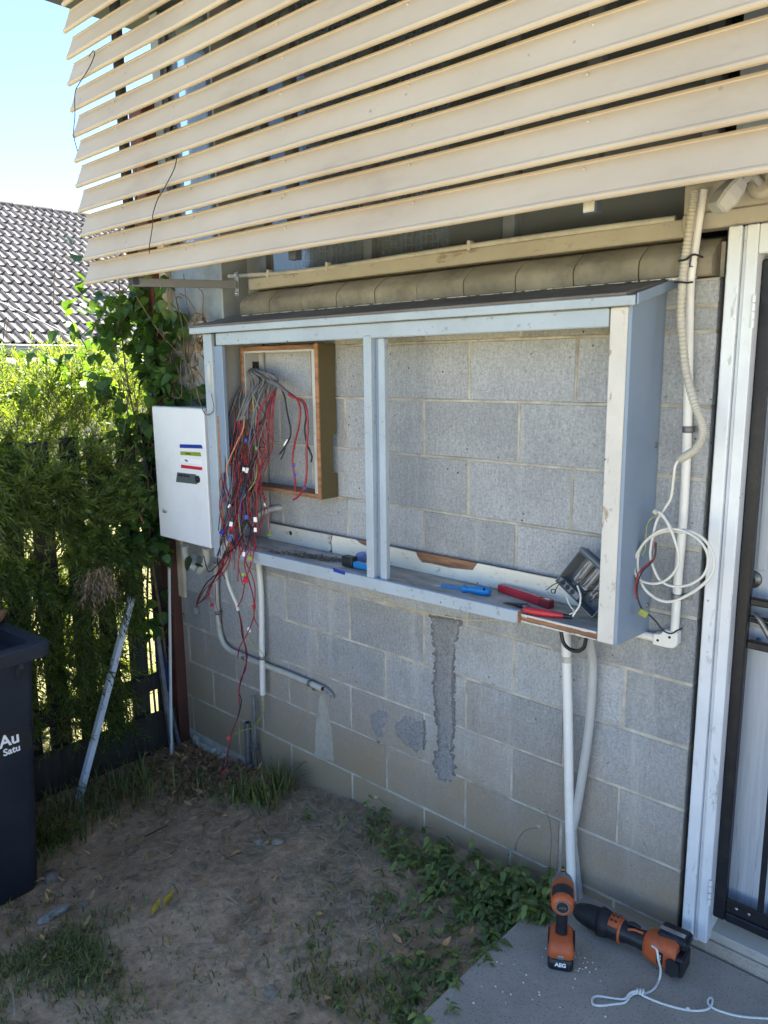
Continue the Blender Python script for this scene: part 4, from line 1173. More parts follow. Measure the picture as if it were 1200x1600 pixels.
# thin conduit lying on the window sill
sp_ = MB().tube([(-0.350, 0.030, 2.123), (0.169, 0.030, 2.102), (0.884, 0.030, 2.107), (1.324, 0.030, 2.108), (1.669, 0.030, 2.104)], 0.0095, 10)
spo = props(sp_.build('sill_conduit', M['pvc_old'], None), 'thin weathered conduit running along the top of the window sill', 'conduit')
for p in ((-0.068, 0.030, 2.114), (0.293, 0.030, 2.109), (0.978, 0.030, 2.113)):
    MB().box((p[0] - .007, p[1] - .013, p[2] - .02), (p[0] + .007, p[1] + .012, p[2] + .012), 0.002).build('saddle', M['pvc_old'], spo)

# sensor floodlight under the hood
sl = thing('sensor_light', 'pale plastic sensor light mounted above the right of the cabinet near the door', 'light', (1.846, -0.100, 2.112))
b0 = Vector((1.833, -0.130, 2.083)); b1 = Vector((1.864, -0.100, 2.136))
ax = (b1 - b0)
fm = frame_mat(b0, ax, (0.8, -0.6, 0))
ln = ax.length
rings = []
for t, wx, wy in ((0.0, .020, .012), (0.08, .027, .019), (0.55, .030, .024), (0.9, .027, .022), (1.25, .018, .016)):
    rings.append([fm @ Vector((sx_ * wx, sy_ * wy, t * ln)) for sx_, sy_ in ((-1, -.7), (-.8, -1), (.8, -1), (1, -.7), (1, .7), (.8, 1), (-.8, 1), (-1, .7))])
MB().loft(rings, 0, False).build('sensor_head', M['pvc_grey'], sl)
m_ = MB()
m_.lathe([(0.036, 0), (0.036, 0.012), (0.030, 0.018), (0.020, 0.020)], frame_mat((1.90, -0.006, 2.150), (0, -1, 0)), 20)
m_.build('wall_base', M['pvc_cream'], sl)
MB().tube([b1, b1 + Vector((0.02, 0.05, 0.03)), (1.90, -0.025, 2.15)], 0.011, 10).build('swivel_arm', M['pvc_grey'], sl)
MB().lathe([(0.045, 0), (0.045, 0.02), (0.038, 0.05), (0.02, 0.07)], frame_mat((1.955, -0.006, 2.165), (0, -1, 0)), 20).build('lamp_head', M['pvc_cream'], sl)

# yellowed string under the bottom rail and two thin dark wires on the slats
pipe('string', 'yellowed string sagging below the bottom rail of the cabinet', 'string', [(0.570, -0.222, 0.955), (0.670, -0.216, 0.933), (0.794, -0.214, 0.904), (0.914, -0.214, 0.898), (1.053, -0.214, 0.903), (1.184, -0.214, 0.916), (1.307, -0.218, 0.948), (1.348, -0.224, 0.961)], 0.0024, M['string'], n=6)
pipe('loose_wire', 'thin black wire hooked over the left ends of the upper slats', 'wire', [(-0.440, -0.515, 2.904), (-0.393, -0.520, 2.911), (-0.364, -0.535, 2.880), (-0.406, -0.540, 2.844), (-0.483, -0.540, 2.813), (-0.515, -0.545, 2.783), (-0.529, -0.545, 2.706), (-0.552, -0.545, 2.640), (-0.531, -0.545, 2.575)], 0.0018, M['wire_black'], n=6)
pipe('loose_wire', 'thin black wire hanging down the face of the lower slats', 'wire', [(0.107, -0.510, 2.439), (0.133, -0.540, 2.396), (0.089, -0.540, 2.361), (0.039, -0.540, 2.327), (0.025, -0.545, 2.311), (-0.019, -0.540, 2.268), (-0.028, -0.540, 2.225), (-0.052, -0.540, 2.172), (-0.077, -0.530, 2.140)], 0.0018, M['wire_black'], n=6)

# ------------------------------------------------------------------ the bundle of cables spilling from the cabinet
cb = thing('cable_bundle', 'tangled bundle of grey, red and black cables spilling out of the cabinet', 'cables', (-0.113, -0.020, 1.711))
rw = random.Random(5)
HOLE = Vector((-0.100, -0.037, 1.711))
# left and right limits of the hanging bundle at each level, each on its own depth
LV = [(Vector((-0.153, -0.075, 1.657)), Vector((0.092, -0.085, 1.674))),
      (Vector((-0.159, -0.115, 1.585)), Vector((0.123, -0.120, 1.629))),
      (Vector((-0.160, -0.150, 1.491)), Vector((0.117, -0.140, 1.527))),
      (Vector((-0.155, -0.170, 1.383)), Vector((0.097, -0.150, 1.397))),
      (Vector((-0.149, -0.195, 1.262)), Vector((0.075, -0.165, 1.278))),
      (Vector((-0.135, -0.225, 1.142)), Vector((0.076, -0.185, 1.160))),
      (Vector((-0.126, -0.245, 1.035)), Vector((0.082, -0.215, 1.058))),
      (Vector((-0.147, -0.255, 0.943)), Vector((0.132, -0.245, 0.985))),
      (Vector((-0.204, -0.255, 0.839)), Vector((0.136, -0.250, 0.884)))]
def wire_path(t0, drift, last, seed):
    pts = []
    for i in range(last + 1):
        a, b = LV[i]
        u = t0 + drift * (i / 8) + 0.52 * fn(seed * 3.7, i * 1.15, 2) * (0.35 + i * 0.12)
        u = min(1.02, max(0.0, u))
        p = a.lerp(b, u)
        p.y += 0.045 * fn(seed * 1.9, i * 1.1, 7)
        p.z += 0.008 * fn(seed, i, 4)
        pts.append(p)
    return pts
tags = []
for k in range(24):
    t = k / 23
    mid = HOLE + Vector((rw.uniform(-.012, .012), -0.012, rw.uniform(-.006, .006)))
    pth = wire_path(t, rw.uniform(-.15, .15), 8, k)
    nsh = rw.choice((2, 2, 3, 3, 4)) if t < .8 else 2
    head = [mid, mid.lerp(pth[0], .5) + Vector((0, -.02, .012))] + pth[:nsh]
    sh = MB().tube(head, 0.0048, 7, sub=5).build('grey_cable', M['sheath'], cb)
    nw = rw.choice((2, 2, 3))
    for j in range(nw):
        cname = rw.choice(['wire_red', 'wire_red', 'wire_red', 'wire_black', 'wire_black', 'sheath', 'wire_blue' if rw.random() < .35 else 'wire_red', 'wire_yellow' if rw.random() < .2 else 'wire_black'])
        last = rw.choice((4, 5, 5, 6, 6, 7, 7)) if j else rw.choice((6, 6, 7, 7, 8))
        sd_k = k + 40 * (j + 1)
        p2 = wire_path(t + rw.uniform(-.12, .12), rw.uniform(-.3, .3), last, sd_k)
        wp = [pth[nsh - 1]] + p2[nsh:]
        if len(wp) < 3:
            continue
        e = wp[-1]
        wp[-1] = e + Vector((rw.uniform(-.02, .02), rw.uniform(-.015, .01), rw.uniform(-.03, .03)))
        MB().tube(wp, 0.0023, 5, sub=6).build('wire', M[cname], sh)
        if rw.random() < .15:
            tags.append((wp, rw.randrange(max(1, len(wp) - 3), len(wp) - 1)))
def wrap(par, p, d, mat, r=0.0045, l=0.008, nm='tape_tag'):
    d = Vector(d).normalized()
    x = d.orthogonal()
    m = MB().box((-r, -r * .45, -l), (r, r * .45, l), 0.001, mat=frame_mat(p, d, x))
    return m.build(nm, mat, par)
for i, (wp, k) in enumerate(tags):
    wrap(cb, wp[k], wp[k] - wp[k - 1], M[['tape_blue', 'tape_white', 'tape_red', 'tape_green', 'tape_white', 'tape_blue'][i % 6]])
for pts, r, cn in (
    ([(-0.099, -0.250, 0.828), (-0.142, -0.255, 0.893), (-0.112, -0.255, 0.982), (-0.082, -0.255, 1.070)], 0.0024, 'wire_black'),
    ([(-0.122, -0.200, 1.388), (-0.116, -0.210, 1.294), (-0.115, -0.225, 1.227), (-0.097, -0.230, 1.197)], 0.0024, 'wire_black'),
    ([(-0.020, -0.170, 1.524), (-0.013, -0.185, 1.472), (-0.049, -0.190, 1.418), (-0.080, -0.200, 1.363), (-0.106, -0.210, 1.308), (-0.100, -0.210, 1.268)], 0.0028, 'wire_orange'),
    ([(-0.056, -0.100, 1.506), (-0.010, -0.100, 1.481), (-0.021, -0.100, 1.440), (0.011, -0.100, 1.409), (0.019, -0.100, 1.393), (-0.008, -0.110, 1.390)], 0.0024, 'wire_black'),
    ([(-0.005, -0.130, 1.491), (0.019, -0.140, 1.418), (0.045, -0.140, 1.353), (0.032, -0.150, 1.286), (0.031, -0.160, 1.206), (0.010, -0.170, 1.151)], 0.0026, 'wire_red'),
    ([(0.069, -0.170, 1.211), (0.099, -0.170, 1.161), (0.117, -0.170, 1.109), (0.126, -0.180, 1.053)], 0.0017, 'wire_red'),
):
    MB().tube(pts, r, 6).build('wire', M[cn], cb)
wrap(cb, (0.125, -0.180, 1.047), (0.6, 0, .4), M['tape_green'], .008, .010)
# the branch that arches to the right
br = MB()
for k in range(5):
    o = Vector((0, rw.uniform(-.006, .006), rw.uniform(-.007, .007)))
    br = MB().tube([HOLE + o, Vector((-0.010, -0.070, 1.674)) + o, Vector((0.101, -0.100, 1.654)) + o, Vector((0.165, -0.115, 1.634)) + o * .8, Vector((0.209, -0.120, 1.612)) + o * .6], 0.0046, 7)
    bo = br.build('grey_cable', M['sheath'], cb)
for pts, r, cn in (
    ([(0.164, -0.120, 1.637), (0.212, -0.122, 1.615), (0.259, -0.124, 1.596), (0.278, -0.126, 1.556), (0.268, -0.126, 1.494), (0.237, -0.126, 1.416), (0.222, -0.126, 1.351), (0.231, -0.126, 1.287), (0.229, -0.120, 1.226)], 0.0042, 'wire_red'),
    ([(0.169, -0.118, 1.629), (0.227, -0.122, 1.605), (0.289, -0.124, 1.594), (0.316, -0.126, 1.557), (0.320, -0.126, 1.483), (0.311, -0.128, 1.408), (0.310, -0.130, 1.320), (0.300, -0.134, 1.256), (0.266, -0.140, 1.212), (0.240, -0.145, 1.197)], 0.0044, 'wire_red'),
    ([(0.182, -0.116, 1.629), (0.246, -0.119, 1.603), (0.291, -0.120, 1.581), (0.304, -0.120, 1.532), (0.294, -0.120, 1.477), (0.307, -0.120, 1.420), (0.329, -0.118, 1.378), (0.324, -0.118, 1.353)], 0.0038, 'wire_black'),
    ([(0.154, -0.112, 1.632), (0.172, -0.112, 1.599), (0.184, -0.112, 1.540), (0.201, -0.112, 1.477), (0.195, -0.112, 1.441)], 0.0036, 'wire_black'),
    ([(0.195, -0.112, 1.441), (0.170, -0.112, 1.411), (0.147, -0.114, 1.386), (0.130, -0.114, 1.372)], 0.0036, 'wire_black'),
    ([(0.165, -0.112, 1.406), (0.161, -0.116, 1.380), (0.141, -0.118, 1.350)], 0.0026, 'wire_black'),
):
    MB().tube(pts, r, 7).build('wire', M[cn], cb)
wrap(cb, (0.170, -0.112, 1.419), Vector((0.183, -0.112, 1.430)) - Vector((0.153, -0.112, 1.397)), M['tape_white'], .0055, .018)
for q in ((0.229, -0.126, 1.333), (0.235, -0.126, 1.295), (0.300, -0.134, 1.250)):
    wrap(cb, q, (0.05, 0, 1), M['tape_blue'], .0058, .007)
# sheath ends and loose red tails hanging below the shelf
tails = [
    ([(-0.039, -0.250, 1.014), (-0.059, -0.255, 0.907), (-0.156, -0.250, 0.818), (-0.291, -0.220, 0.748), (-0.378, -0.200, 0.676), (-0.424, -0.190, 0.617)], 0.0026, 'wire_red'),
    ([(-0.082, -0.255, 0.959), (-0.124, -0.250, 0.867), (-0.208, -0.240, 0.815), (-0.331, -0.200, 0.746), (-0.419, -0.180, 0.663), (-0.439, -0.180, 0.618)], 0.0030, 'wire_black'),
    ([(-0.092, -0.255, 0.943), (-0.164, -0.250, 0.831), (-0.246, -0.230, 0.768), (-0.325, -0.200, 0.701), (-0.384, -0.190, 0.657), (-0.424, -0.185, 0.635)], 0.0026, 'wire_black'),
    ([(-0.023, -0.250, 0.995), (-0.094, -0.255, 0.915), (-0.183, -0.240, 0.825), (-0.262, -0.220, 0.748), (-0.301, -0.200, 0.691), (-0.298, -0.190, 0.662)], 0.0024, 'wire_red'),
    ([(0.023, -0.250, 1.029), (-0.037, -0.255, 0.960), (-0.129, -0.250, 0.857), (-0.202, -0.235, 0.807), (-0.295, -0.210, 0.710), (-0.347, -0.200, 0.672)], 0.0026, 'wire_red'),
    ([(0.042, -0.250, 1.045), (-0.013, -0.258, 0.981), (-0.079, -0.258, 0.938), (-0.143, -0.255, 0.887), (-0.220, -0.250, 0.841), (-0.260, -0.245, 0.906)], 0.0024, 'wire_black'),
    ([(0.082, -0.250, 1.010), (0.085, -0.250, 0.929), (0.032, -0.240, 0.850), (-0.028, -0.220, 0.750), (-0.090, -0.200, 0.695)], 0.0026, 'wire_red'),
    ([(0.065, -0.250, 1.007), (0.041, -0.250, 0.922), (0.049, -0.240, 0.853), (0.045, -0.220, 0.792), (0.028, -0.200, 0.728), (0.007, -0.190, 0.664), (-0.037, -0.180, 0.602), (-0.081, -0.170, 0.551), (-0.154, -0.150, 0.483), (-0.219, -0.120, 0.402)], 0.0026, 'wire_red'),
    ([(0.089, -0.250, 0.998), (0.051, -0.250, 0.938), (0.082, -0.250, 0.888), (0.091, -0.240, 0.833), (0.060, -0.220, 0.753), (0.024, -0.200, 0.670), (0.040, -0.190, 0.631)], 0.0024, 'wire_red'),
    ([(-0.130, -0.168, 0.667), (-0.127, -0.160, 0.612), (-0.132, -0.150, 0.534), (-0.118, -0.145, 0.490), (-0.120, -0.140, 0.428), (-0.165, -0.140, 0.323), (-0.194, -0.140, 0.252), (-0.164, -0.150, 0.218), (-0.139, -0.190, 0.161), (-0.152, -0.220, 0.090), (-0.136, -0.250, 0.029), (-0.124, -0.280, -0.033), (-0.133, -0.300, -0.068)], 0.0026, 'wire_black'),
    ([(-0.123, -0.170, 0.663), (-0.115, -0.162, 0.600), (-0.120, -0.152, 0.522), (-0.116, -0.148, 0.461), (-0.126, -0.145, 0.382), (-0.168, -0.145, 0.318), (-0.188, -0.145, 0.240), (-0.163, -0.160, 0.190), (-0.136, -0.200, 0.150), (-0.146, -0.225, 0.088), (-0.139, -0.255, 0.023), (-0.133, -0.285, -0.059)], 0.0024, 'wire_red'),
    ([(-0.060, -0.170, 0.585), (-0.072, -0.140, 0.515), (-0.058, -0.100, 0.462), (-0.069, -0.075, 0.406), (-0.043, -0.060, 0.393), (-0.001, -0.060, 0.416)], 0.0016, 'wire_yellow'),
    ([(-0.041, -0.250, 0.992), (-0.027, -0.250, 0.939), (-0.027, -0.250, 0.883)], 0.0020, 'wire_red'),
    ([(0.028, -0.250, 0.975), (-0.003, -0.250, 0.915), (0.011, -0.250, 0.862), (0.019, -0.245, 0.821)], 0.0020, 'wire_red'),
    ([(0.116, -0.250, 1.015), (0.104, -0.250, 0.973), (0.097, -0.250, 0.932)], 0.0020, 'wire_red'),
    ([(-0.220, -0.220, 0.779), (-0.339, -0.140, 0.654), (-0.410, -0.080, 0.571), (-0.432, -0.050, 0.501)], 0.0020, 'wire_red'),
]
tl_ = []
for pts, r, cn in tails:
    tl_.append(MB().tube(pts, r, 6).build('loose_tail', M[cn], cb))
for q, d, mt, r, l in (((-0.433, -0.185, 0.602), (-.2, 0, 1), 'label_grey', .012, .018), ((-0.298, -0.190, 0.656), (1, 0, .2), 'tape_red', .006, .010), ((0.038, -0.245, 0.849), (.4, 0, 1), 'tape_red', .010, .012), ((0.029, -0.250, 0.873), (0, 0, 1), 'tape_green', .007, .008), ((0.028, -0.200, 0.719), (0, 0, 1), 'tape_red', .007, .009), ((-0.055, -0.170, 0.589), (-.5, 0, 1), 'tape_white', .006, .011), ((-0.160, -0.230, 0.066), (-.3, 0, 1), 'tape_red', .009, .009), ((-0.135, -0.288, -0.068), (.4, 0, 1), 'tape_red', .007, .011), ((-0.094, -0.258, 1.036), (1, 0, -.1), 'tape_blue', .009, .013), ((-0.032, -0.262, 1.017), (-.1, 0, 1), 'tape_blue', .007, .010), ((0.062, -0.245, 1.119), (0, 0, 1), 'tape_blue', .008, .010), ((0.107, -0.235, 1.113), (0, 0, 1), 'tape_white', .007, .010), ((0.104, -0.235, 1.070), (0, 0, 1), 'tape_white', .006, .009), ((-0.019, -0.262, 1.063), (1, 0, .3), 'tape_red', .010, .012), ((-0.025, -0.260, 1.081), (.3, 0, 1), 'tape_white', .007, .010), ((0.048, -0.256, 0.963), (.2, 0, 1), 'tape_white', .006, .010), ((0.090, -0.256, 0.953), (.2, 0, 1), 'tape_green', .008, .009), ((0.007, -0.190, 1.302), (.5, 0, 1), 'tape_white', .006, .012), ((0.019, -0.215, 1.310), (.4, 0, 1), 'tape_white', .006, .008), ((-0.012, -0.175, 1.424), (.2, 0, 1), 'tape_blue', .006, .010)):
    wrap(cb, q, d, M[mt], r, l)

# ------------------------------------------------------------------ tools on the shelf
ZS = 0.9722
a, b = Vector((0.987, -0.159, 0.982)), Vector((1.179, -0.113, 0.986))
sd0 = thing('screwdriver', 'bright blue insulated screwdriver lying on the cabinet shelf', 'screwdriver', (a.x, a.y, ZS))
d = (b - a).normalized(); L = (b - a).length
fmx = frame_mat(a, d)
MB().lathe([(0.0018, 0), (0.0026, 0.003), (0.0028, L * .10)], fmx, 8).build('tip', M['chrome'], sd0)
MB().lathe([(0.0048, L * .09), (0.0054, L * .11), (0.0054, L * .49), (0.0048, L * .50)], fmx, 12).build('shaft', M['tool_blue'], sd0)
hd = MB().lathe([(0.0085, L * .48), (0.0135, L * .50), (0.0140, L * .53), (0.0095, L * .58), (0.0105, L * .66), (0.0150, L * .76), (0.0165, L * .85), (0.0155, L * .94), (0.011, L * .99), (0.004, L)], fmx, 18).build('handle', M['tool_blue'], sd0)
eye = fmx @ Vector((0, 0, L * .9))
MB().lathe([(0.0045, 0), (0.0045, 0.0015)], frame_mat(eye + Vector((0.004, -.0125, .010)), (0.2, -.7, .65)), 12).build('eyelet', M['ink'], hd)

# translucent red tube shaped tester
a, b = Vector((1.170, -0.048, 0.985)), Vector((1.400, -0.104, 0.985))
ts = thing('voltage_tester', 'dark red plastic tester with a clear strip lying behind the pliers', 'tester', (a.x, a.y, ZS))
d = (b - a).normalized(); L = (b - a).length
fmb = frame_mat(a, d, (0, 0, 1))
MB().box((-.0125, -.013, 0), (.0125, .013, L * .83), 0.004, mat=fmb).build('body', M['tool_red'], ts)
MB().box((.0126, -.007, L * .05), (.0146, .007, L * .80), 0.001, mat=fmb).build('clear_window', simple('pink_clear_plastic', (0.40, 0.12, 0.15), 0.15, bmp=0.02), ts)
cp = MB().box((-.0128, -.0145, L * .833), (.0140, .0145, L), 0.004, mat=fmb).build('end_cap', M['tool_maroon'], ts)
MB().box((.0142, -.002, L * .88), (.0150, .003, L * .95), mat=fmb).build('mark', M['tape_white'], cp)

# pliers with red grips and dark jaws
pl = thing('pliers', 'long nose pliers with a red grip and black jaws at the front of the shelf', 'pliers', (1.349, -0.140, 0.973))
j0, j1 = Vector((1.267, -0.170, 0.980)), Vector((1.349, -0.169, 0.984))
h0, h1 = Vector((1.357, -0.196, 0.984)), Vector((1.476, -0.167, 0.982))
MB().tube([j0, j0.lerp(j1, .4), j1], lambda t: 0.0020 + 0.009 * t * t, 8, sub=3).build('jaw', M['black_plastic'], pl)
MB().tube([j0 + Vector((.004, .012, 0)), j0.lerp(j1, .5) + Vector((0, .008, .002)), j1 + Vector((0, .006, .001))], lambda t: 0.0020 + 0.007 * t * t, 8, sub=3).build('jaw', M['clip'], pl)
MB().lathe([(0.010, -.007), (0.012, -.005), (0.012, .005), (0.010, .007)], frame_mat(j1 + Vector((-.002, .002, 0)), (0, 0, 1)), 14).build('pivot', M['clip'], pl)
MB().tube([h0, h0.lerp(h1, .3) + Vector((0, -.004, 0)), h0.lerp(h1, .7) + Vector((0, -.003, 0)), h1], lambda t: 0.0085 + .0035 * math.sin(math.pi * min(1, t * 1.1)), 10).build('grip', M['tool_red'], pl)
MB().tube([j1 + Vector((0, .004, 0)), h0.lerp(h1, .3) + Vector((.01, .013, -.002)), h0.lerp(h1, .75) + Vector((.01, .015, -.003))], lambda t: 0.006 + .002 * math.sin(math.pi * t), 10).build('grip', M['tool_maroon'], pl)
MB().tube([h1 - (h1 - h0) * .03, h1 + (h1 - h0) * .22], lambda t: 0.0075 - .002 * t, 10, sub=1).build('grip_end', M['black_plastic'], pl)

# blue and black brush like tool left of the mullion
bt = thing('stripping_tool', 'small blue tool with a square black head lying left of the mullion', 'tool', (0.564, -0.141, 0.972))
c0 = Vector((0.557, -0.148, 0.975)); c1 = Vector((0.675, -0.146, 0.975))
d = c1 - c0
fb = frame_mat(c0, d, (0, 0, 1))
MB().box((.001, -.019, -.028), (.040, .017, .028), 0.004, mat=fb).build('head', M['black_plastic'], bt)
MB().box((.002, -.012, .0285), (.022, .012, d.length), 0.003, mat=fb).build('handle', M['tool_blue'], bt)
MB().box((.0225, -.010, .029), (.0245, .010, d.length), 0.001, mat=fb).build('handle_ridge', simple('light_blue_plastic', (0.05, 0.30, 0.62), 0.3, bmp=0), bt)
cq = Vector((0.531, -0.080, 0.975))
MB().lathe([(0.017, 0), (0.020, .004), (0.021, .026), (0.018, .030)], frame_mat(cq + Vector((.0, .028, 0)), (0, -.3, 1)), 16).build('cap', M['clear_blue'], bt)

# tilted junction box with its terminal strips
jb_ = thing('junction_box', 'open grey junction box full of white terminal strips tilted against the right post', 'junction box', (1.477, -0.070, 0.972))
bl, tl2, br2 = Vector((1.426, -0.135, 1.073)), Vector((1.488, -0.105, 1.172)), Vector((1.568, -0.165, 0.994))
xa = (br2 - bl); ya = (tl2 - bl)
W_, H_ = xa.length * 1.0, ya.length
xa.normalize(); na = xa.cross(ya).normalized(); ya = na.cross(xa)
# outline corner, x along the lower edge, y up the left edge, z out of the open face
jm = Matrix(((xa.x, ya.x, na.x, bl.x), (xa.y, ya.y, na.y, bl.y), (xa.z, ya.z, na.z, bl.z), (0, 0, 0, 1)))
if na.y > 0:
    na = -na
    jm = Matrix(((xa.x, ya.x, na.x, bl.x), (xa.y, ya.y, na.y, bl.y), (xa.z, ya.z, na.z, bl.z), (0, 0, 0, 1)))
DP = 0.062
jbx = MB()
jbx.box((0, 0, -DP), (W_, .003, 0), 0.001, mat=jm).box((0, H_ - .003, -DP), (W_, H_, 0), 0.001, mat=jm)
jbx.box((0, .0031, -DP), (.003, H_ - .0031, 0), 0.001, mat=jm).box((W_ - .003, .0031, -DP), (W_, H_ - .0031, 0), 0.001, mat=jm)
jbx.box((.0031, .0031, -DP), (W_ - .0031, H_ - .0031, -DP + .003), 0, mat=jm)
jo = jbx.build('box_shell', M['box_grey'], jb_)
MB().box((-.006, H_ - .002, -.050), (W_ * .62, H_ + .012, -.002), 0.004, mat=jm).build('hinged_flange', M['box_grey'], jb_)
MB().box((-.002, .002, -.032), (-.0002, H_ * .75, -.010), 0.0005, mat=jm).build('side_rib', M['box_grey'], jb_)
wall_in = MB()
MB().box((.0032, .0032, -.035), (W_ * .55, .022, -.006), 0.001, mat=jm).build('gland_plate', M['box_grey'], jb_)
for k in range(3):
    MB().lathe([(0.0078, 0), (0.0078, 0.0012)], jm @ Matrix.Translation((.022 + .021 * k, .013, -.0058)), 14).build('gland_hole', M['ink'], jb_)
for k in range(3):
    x0 = .030 + .036 * k
    strip = MB().box((x0, .036, -.048), (x0 + .017, H_ - .008, -.030), 0.001, mat=jm).build('terminal_strip', M['term'], jb_)
    nt_ = 11
    for j in range(nt_):
        yy = .040 + (H_ - .052) * j / nt_
        for xx in (.0005, .0115):
            MB().box((x0 + xx, yy, -.0298), (x0 + xx + .005, yy + .0058, -.0255), 0.0008, mat=jm).build('terminal', M['term'], strip)
        MB().box((x0 + .0065, yy, -.0299), (x0 + .0105, yy + .0050, -.0288), 0, mat=jm).build('terminal_screw', M['clip'], strip)
jr = random.Random(3)
for k in range(8):
    x0 = jr.uniform(.02, W_ - .02); y0 = jr.uniform(.02, .05)
    p = [jm @ Vector((x0, y0 + .02, -.03)), jm @ Vector((x0 + jr.uniform(-.02, .02), y0, -.012 + jr.uniform(-.01, .012))), jm @ Vector((x0 + jr.uniform(-.02, .02), y0 + jr.uniform(0, .03), -.006)), jm @ Vector((x0 + jr.uniform(-.02, .02), y0 + jr.uniform(.02, .06), -.028))]
    MB().tube(p, 0.0015, 5).build('wire', M[jr.choice(['sheath', 'wire_black', 'sheath', 'wire_black'])], jb_)
for pts, cn, r in (([(1.468, -0.145, 1.088), (1.454, -0.150, 1.079), (1.432, -0.155, 1.066), (1.418, -0.160, 1.052), (1.411, -0.160, 1.047)], 'wire_black', .0016), ([(1.463, -0.150, 1.082), (1.449, -0.155, 1.067), (1.440, -0.160, 1.045), (1.431, -0.160, 1.043), (1.431, -0.160, 1.053), (1.444, -0.160, 1.053), (1.442, -0.160, 1.041)], 'wire_black', .0015), ([(1.510, -0.150, 1.077), (1.529, -0.165, 1.055), (1.533, -0.175, 1.029), (1.524, -0.180, 1.009), (1.517, -0.185, 0.993)], 'wire_white', .003), ([(1.473, -0.150, 1.041), (1.492, -0.160, 1.017), (1.513, -0.170, 1.004), (1.501, -0.175, 0.993)], 'wire_white', .0018)):
    MB().tube(pts, r, 6).build('loose_tail', M[cn], jb_)

# ------------------------------------------------------------------ cordless impact driver standing on its battery
dr = thing('impact_driver', 'orange and black cordless driver standing upright on its battery pack', 'power tool', (1.585, -0.315, -0.03))
az = math.atan2(-(-0.41), 0.91)
DM = Matrix.Translation((1.583, -0.308, -0.0295)) @ Matrix.Rotation(R(29), 4, 'Z') @ Matrix.Scale(1.0, 4)
def rr_ring(w, l, z, c=0.012, dy=0.0, dx=0.0):
    """rounded rectangle ring in the tool's frame"""
    pts = []
    for sx_, sy_, a0 in ((1, -1, -90), (1, 1, 0), (-1, 1, 90), (-1, -1, 180)):
        for k in range(4):
            a_ = R(a0 + 30 * k)
            pts.append(DM @ Vector((sx_ * (w / 2 - c) + c * math.cos(a_) + dx, sy_ * (l / 2 - c) + c * math.sin(a_) + dy, z)))
    return pts
bb = MB().loft([rr_ring(.066, .100, 0, .012), rr_ring(.074, .108, .004, .014), rr_ring(.074, .108, .038, .014), rr_ring(.070, .104, .0385, .014)], 0, True).build('battery', M['black_plastic'], dr)
text_mb('AEG', DM @ Matrix.Translation((0, -.0543, .021)) @ Matrix.Rotation(R(90), 4, 'X'), 0.017, bold=0.0006).build('lettering', M['tape_white'], bb)
MB().loft([rr_ring(.071, .105, .039, .014), rr_ring(.077, .110, .042, .015), rr_ring(.077, .110, .058, .015), rr_ring(.070, .100, .076, .016), rr_ring(.058, .080, .084, .014, .004), rr_ring(.040, .052, .090, .012, .008)], 0, True).build('battery_shoe', M['orange'], dr)
MB().box((-.009, -.057, .041), (.009, -.054, .052), .0015, mat=DM).build('latch', M['chrome'], dr)
for s_ in (-1, 1):
    MB().box((s_ * .0365 - .002 * (s_ < 0) , -.03, .052), (s_ * .0365 + .004 if s_ > 0 else s_ * .0365 + .001, .03, .078), .001, mat=DM).build('release_button', M['black_plastic'], dr)
MB().loft([rr_ring(.036, .046, .082, .014, .006), rr_ring(.033, .042, .100, .014, .004), rr_ring(.033, .043, .165, .015, -.004), rr_ring(.038, .052, .198, .016, -.008)], 0, True).build('handle', M['black_plastic'], dr)
MB().box((-.008, .022, .150), (.008, .034, .180), .004, mat=DM).build('trigger', M['ink'], dr)
HZ = .222
hm = DM @ Matrix.Translation((0, -.068, HZ)) @ Matrix.Rotation(R(-90), 4, 'X')
MB().lathe([(0.021, 0), (0.030, 0.004), (0.034, 0.014), (0.0345, 0.06), (0.033, 0.09)], hm, 24).build('motor_housing', M['orange'], dr)
MB().lathe([(0.0335, 0.0905), (0.032, 0.105), (0.028, 0.122), (0.021, 0.132)], hm, 24).build('gear_case', M['galv'], dr)
MB().lathe([(0.014, 0.1325), (0.014, 0.148), (0.0115, 0.150)], hm, 18).build('chuck', M['black_plastic'], dr)
bm_ = MB().lathe([(0.0033, 0.1505), (0.0033, 0.185)], hm, 6).build('bit', M['ink'], dr)
MB().lathe([(0.0038, 0.158), (0.0038, 0.172)], hm, 8).build('bit_band', simple('yellow_band', (0.55, 0.45, 0.02), 0.4, bmp=0), bm_)
rg = MB().lathe([(0.0205, -0.0015), (0.0205, 0.0003), (0.017, 0.0003)], hm @ Matrix.Translation((0, 0, -.0008)), 24).build('badge_ring', M['chrome'], dr)
MB().lathe([(0.0168, -0.0022), (0.0160, -0.0035)], hm, 24).build('badge', M['ink'], dr)
text_mb('AEG', DM @ Matrix.Translation((0, -.0722, HZ)) @ Matrix.Rotation(R(90), 4, 'X'), 0.011).build('badge_lettering', M['chrome'], dr)
# dark grip pad over the top rear of the housing and cooling slots
gp_ = []
for t in (0.020, 0.058):
    gp_.append([hm @ Vector((0.0358 * math.cos(a_), 0.0358 * math.sin(a_), t)) for a_ in [R(-148 + 116 * i / 11) for i in range(12)]] + [hm @ Vector((0.0325 * math.cos(a_), 0.0325 * math.sin(a_), t)) for a_ in [R(-32 - 116 * i / 11) for i in range(12)]])
MB().loft(gp_, 0, True).build('grip_pad', M['black_plastic'], dr)
for s_ in (-1, 1):
    for k in range(4):
        MB().box((s_ * .033 - .0025, -.060 + .0001, HZ - .020 + .0075 * k), (s_ * .033 + .0025, -.040, HZ - .0165 + .0075 * k), .0005, mat=DM).build('cooling_slot', M['ink'], dr)

